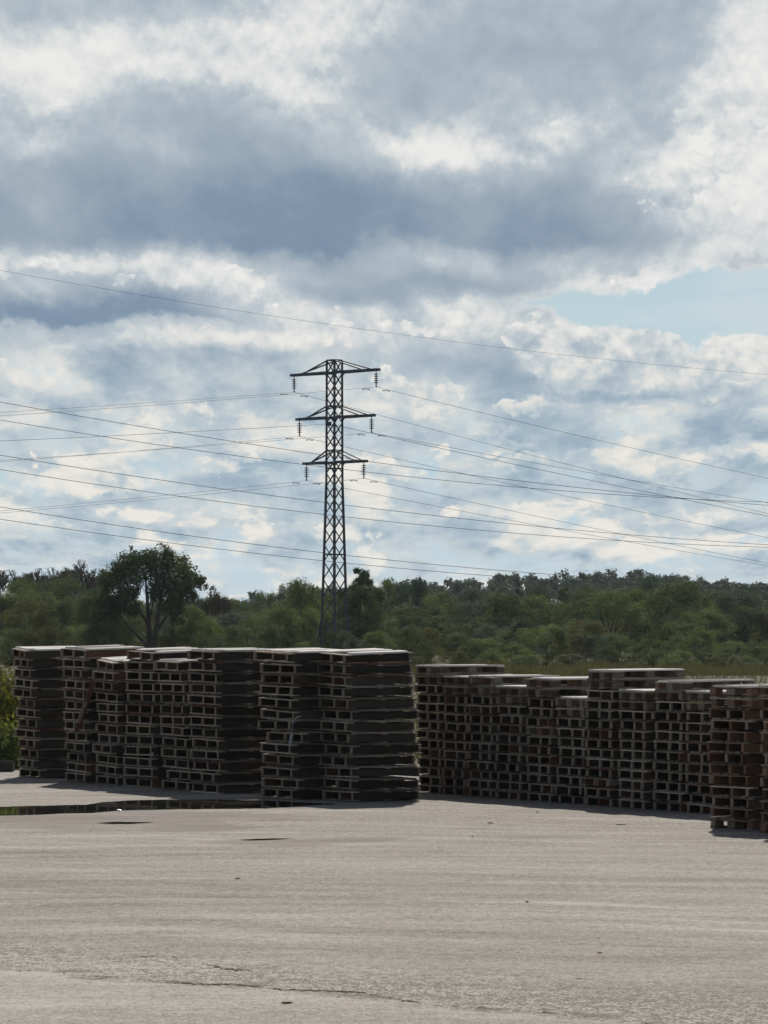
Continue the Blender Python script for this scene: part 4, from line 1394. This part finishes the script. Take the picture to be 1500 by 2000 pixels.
# the big spreading tree at the left: trunk that forks low, dense domed crown with holes
def big_tree(px, Y):
    r = random.Random(77); rng = np.random.default_rng(77)
    x = at(px, HORIZON, Y).x
    root = empty('spreading_tree', (x, Y, 0))
    tag(root, 'large dark spreading tree with a forked trunk, standing above the pallets at left', 'tree')
    m = Y / F_PX
    def P(px_, py_, dy=0.0):
        return Vector(((px_ - px) * m, dy, CAM_H + (HORIZON - py_ - 5) * m))
    mb = MB()
    base = P(295, 1300)
    base.z = -.1
    def limb(pts, r0, r1):
        n = len(pts)
        mb.tube(pts, [r0 + (r1 - r0) * i / (n - 1) for i in range(n)], 7)
    limb([base, P(293, 1262), P(291, 1225, .1), P(288, 1180, .3), P(284, 1130, .3)], .30, .06)
    limb([P(297, 1298), P(300, 1262, -.1), P(305, 1225, -.2), P(312, 1180, -.4), P(322, 1130, -.5), P(330, 1095, -.5)], .24, .05)
    limb([P(292, 1262), P(272, 1240, .3), P(252, 1222, .5), P(236, 1200, .6), P(222, 1170, .5)], .13, .04)
    limb([P(304, 1230, -.2), P(325, 1200, -.4), P(348, 1170, -.3), P(368, 1140, -.2)], .12, .03)
    limb([P(290, 1215), P(270, 1180, -.6), P(250, 1140, -.9), P(235, 1110, -.8)], .11, .03)
    limb([P(291, 1215), P(300, 1160, .9), P(305, 1110, 1.2)], .10, .03)
    limb([P(310, 1190, -.4), P(330, 1160, .9), P(350, 1120, 1.3)], .09, .03)
    centres, radii, ns = [], [], []
    # clumps that build the silhouette: (px, py, radius px)
    sil = [(300, 1090, 22), (325, 1088, 22), (275, 1096, 22), (250, 1104, 22), (350, 1098, 22), (366, 1116, 18), (228, 1116, 20), (212, 1132, 16), (204, 1155, 14), (214, 1172, 16),
           (238, 1140, 20), (262, 1122, 22), (292, 1112, 24), (322, 1114, 24), (346, 1126, 22), (366, 1142, 17), (384, 1136, 11), (376, 1156, 10), (392, 1128, 8),
           (240, 1166, 18), (226, 1190, 16), (206, 1186, 13), (196, 1206, 13), (222, 1210, 15), (330, 1142, 22), (306, 1140, 22), (352, 1152, 18), (336, 1166, 18), (300, 1162, 16), (352, 1176, 14), (340, 1190, 16),
           (262, 1186, 12), (314, 1184, 14), (185, 1202, 12), (346, 1208, 11), (258, 1158, 12), (290, 1076, 14), (318, 1074, 13), (334, 1078, 12), (246, 1090, 12), (205, 1140, 18), (195, 1166, 16), (190, 1190, 15), (230, 1178, 20), (252, 1190, 15), (214, 1124, 17), (236, 1106, 18), (262, 1090, 18), (380, 1128, 14), (366, 1160, 15)]
    for (cx, cy, rp) in sil:
        for dy in ((-1.6, 0.0, 1.6) if rp > 15 else (-.7, .8)):
            c = P(cx + r.uniform(-6, 6), cy + r.uniform(-5, 5), dy * r.uniform(.6, 1.1))
            centres.append(c); radii.append(rp * m * r.uniform(.85, 1.2)); ns.append(int(rp * 14))
    for i in range(110):
        c = centres[r.randrange(len(centres))]
        d = Vector((r.gauss(0, 1), r.gauss(0, 1), r.gauss(.3, 1))).normalized()
        centres.append(c + d * r.uniform(.5, .85)); radii.append(.22); ns.append(30)
    mb.build('trunk', M_BARK, root, smooth=True)
    link(bpy.data.objects.new('crown', quads_mesh('crown', leaf_cloud(rng, centres, radii, ns, .15, 1.0, .25), M_LEAF['dark'])), root)
big_tree(295, 250)

# weeds and saplings behind the edging beam at the far left
def weed_bush(name, label, px, py_base, Y, h, w, seed, mat, n=2600, leaf=.075):
    r = random.Random(seed); rng = np.random.default_rng(seed)
    x = at(px, HORIZON, Y).x
    root = empty(name, (x, Y, -.01)); tag(root, label, 'weeds', 'weeds at the left yard edge')
    mb = MB(); pts = []
    for i in range(26):
        a = Vector((r.gauss(0, w * .16), r.gauss(0, w * .2), 0)); hh = h * r.uniform(.5, 1.05)
        b = a + Vector((r.gauss(0, w * .22), r.gauss(0, w * .22), hh))
        ps = limb_pts(r, a, b, .06, 5)
        mb.tube(ps, [.009, .008, .007, .005, .003], 4, cap=False)
        for k in range(n // 26):
            t = r.random() ** .7
            i0 = min(3, int(t * 4)); q = Vector(ps[i0]).lerp(Vector(ps[i0 + 1]), t * 4 - i0)
            pts.append(q + Vector((r.gauss(0, .09), r.gauss(0, .09), r.gauss(0, .05))))
    mb.build('stems', M_BARK, root)
    link(bpy.data.objects.new('leaves', quads_mesh('leaves', leaf_quads(rng, np.array([tuple(p) for p in pts]), leaf), mat)), root)
weed_bush('weed_bush', 'tall yellowish weeds at the left edge behind the edging beam', 2, 0, 73.0, 1.75, .9, 1, M_WEED)
weed_bush('weed_bush', 'tall weeds against the leftmost pallet stack', 26, 0, 73.6, 1.9, .8, 2, M_LEAF['olive'])
weed_bush('weed_bush', 'low bright green weeds beside the foot of the leftmost stack', 20, 0, 71.6, .85, .6, 3, M_LEAF['light'], 1500)
weed_bush('weed_bush', 'low green weeds at the very left edge above the beam', -14, 0, 71.8, 1.0, .8, 4, M_WEED, 1700)
weed_bush('weed_bush', 'russet topped tall weeds left of the leftmost stack', 10, 0, 76, 2.15, .9, 5, M_GRASS, 2400, .06)
weed_bush('weed_bush', 'dark weeds behind the leftmost stack', 60, 0, 77, 1.6, 1.2, 6, M_LEAF['mid'], 2400)

# meadow grass: nobody could count it
rng = np.random.default_rng(5)
def blades(n, y0, y1, pxa, pxb, h0, h1, w):
    Y = y0 + (y1 - y0) * rng.random(n)
    px = pxa + (pxb - pxa) * rng.random(n)
    X = (px - 750) / F_PX * Y
    patch = .55 + .45 * np.sin(X * .9 + np.sin(Y * .31) * 2) * np.sin(Y * .23 + 1) + .3 * rng.random(n)
    h = (h0 + (h1 - h0) * rng.random(n)) * np.clip(patch, .25, 1.2)
    az = rng.random(n) * 6.28
    lean = rng.normal(size=(n, 2)) * .25 * h[:, None]
    bx, by = np.cos(az) * w / 2, np.sin(az) * w / 2
    z0 = np.full(n, -.02)
    a = np.stack([X - bx, Y - by, z0], 1); b = np.stack([X + bx, Y + by, z0], 1)
    c = np.stack([X + lean[:, 0], Y + lean[:, 1], h], 1)
    return np.stack([a, b, c], 1).reshape(-1, 3)
gv = np.concatenate([blades(26000, 208, 262, 740, 1560, .22, .55, .07), blades(9000, 80, 205, -120, 1650, .3, .7, .05), blades(2500, 75, 80, -120, 1650, .25, .6, .03)])
g_o = link(bpy.data.objects.new('meadow_grass', quads_mesh('meadow_grass', gv, M_GRASS, 3)))
tag(g_o, kind='stuff')

# far wood on the low hill and along the horizon: reads as one mass
def far_wood():
    r = random.Random(6); rg2 = np.random.default_rng(6)
    cs, rs, ns = [], [], []
    for n in range(760):
        Y = r.uniform(600, 790)
        px = r.uniform(-60, 1560)
        X = (px - 750) / F_PX * Y
        h0 = hill_r(X, Y)
        h = r.uniform(5.6, 7.8) * (1.0 if px > 700 else .9)
        if r.random() < 0.0:
            for q in range(16):
                f = q / 15
                cs.append((X, Y, h0 + h * 1.1 * (.2 + .8 * f))); rs.append(1.45 * (1.08 - f)); ns.append(int(8 + 30 * (1.05 - f)))
        else:
            w = r.uniform(1.3, 2.0)
            for q in range(9):
                zz = r.uniform(.25, .88)
                cs.append((X + r.gauss(0, .8) * w * (1.1 - zz), Y + r.gauss(0, .8), h0 + h * zz)); rs.append(w * r.uniform(.55, .85) * (1.25 - .6 * zz)); ns.append(44)
    o = link(bpy.data.objects.new('far_wood', quads_mesh('far_wood', leaf_cloud(rg2, cs, rs, ns, .55, .9, .2), M_LEAF['blue'])))
    tag(o, kind='stuff')
far_wood()

# the prototypes themselves take no part in the scene
for kind in TP:
    for root, _ in TP[kind]:
        for ch in list(root.children):
            bpy.data.objects.remove(ch)
        bpy.data.objects.remove(root)

scene.render.engine = 'CYCLES'
scene.cycles.max_bounces = 6
scene.cycles.diffuse_bounces = 3
scene.cycles.glossy_bounces = 3
scene.cycles.transmission_bounces = 3
scene.cycles.transparent_max_bounces = 4

scene.cycles.use_denoising = True
scene.cycles.denoiser = 'OPENIMAGEDENOISE'
scene.cycles.denoising_input_passes = 'RGB_ALBEDO_NORMAL'
scene.cycles.denoising_prefilter = 'ACCURATE'

HAZE = 0.00006
# thin summer air between the camera and the far wood
mb = MB(); mb.box(-420, 420, -40, 900, -1.0, 30.0)
hm, hg = new_mat('summer_haze')
pv = hg.n('ShaderNodeVolumePrincipled')
pv.inputs['Color'].default_value = (0.86, 0.93, 1.0, 1)
pv.inputs['Density'].default_value = HAZE
pv.inputs['Anisotropy'].default_value = 0.3
ho = hg.n('ShaderNodeOutputMaterial'); hg.link(pv.outputs[0], ho.inputs[1])
hz = mb.build('haze', hm); tag(hz, kind='stuff')
scene.cycles.volume_bounces = 0
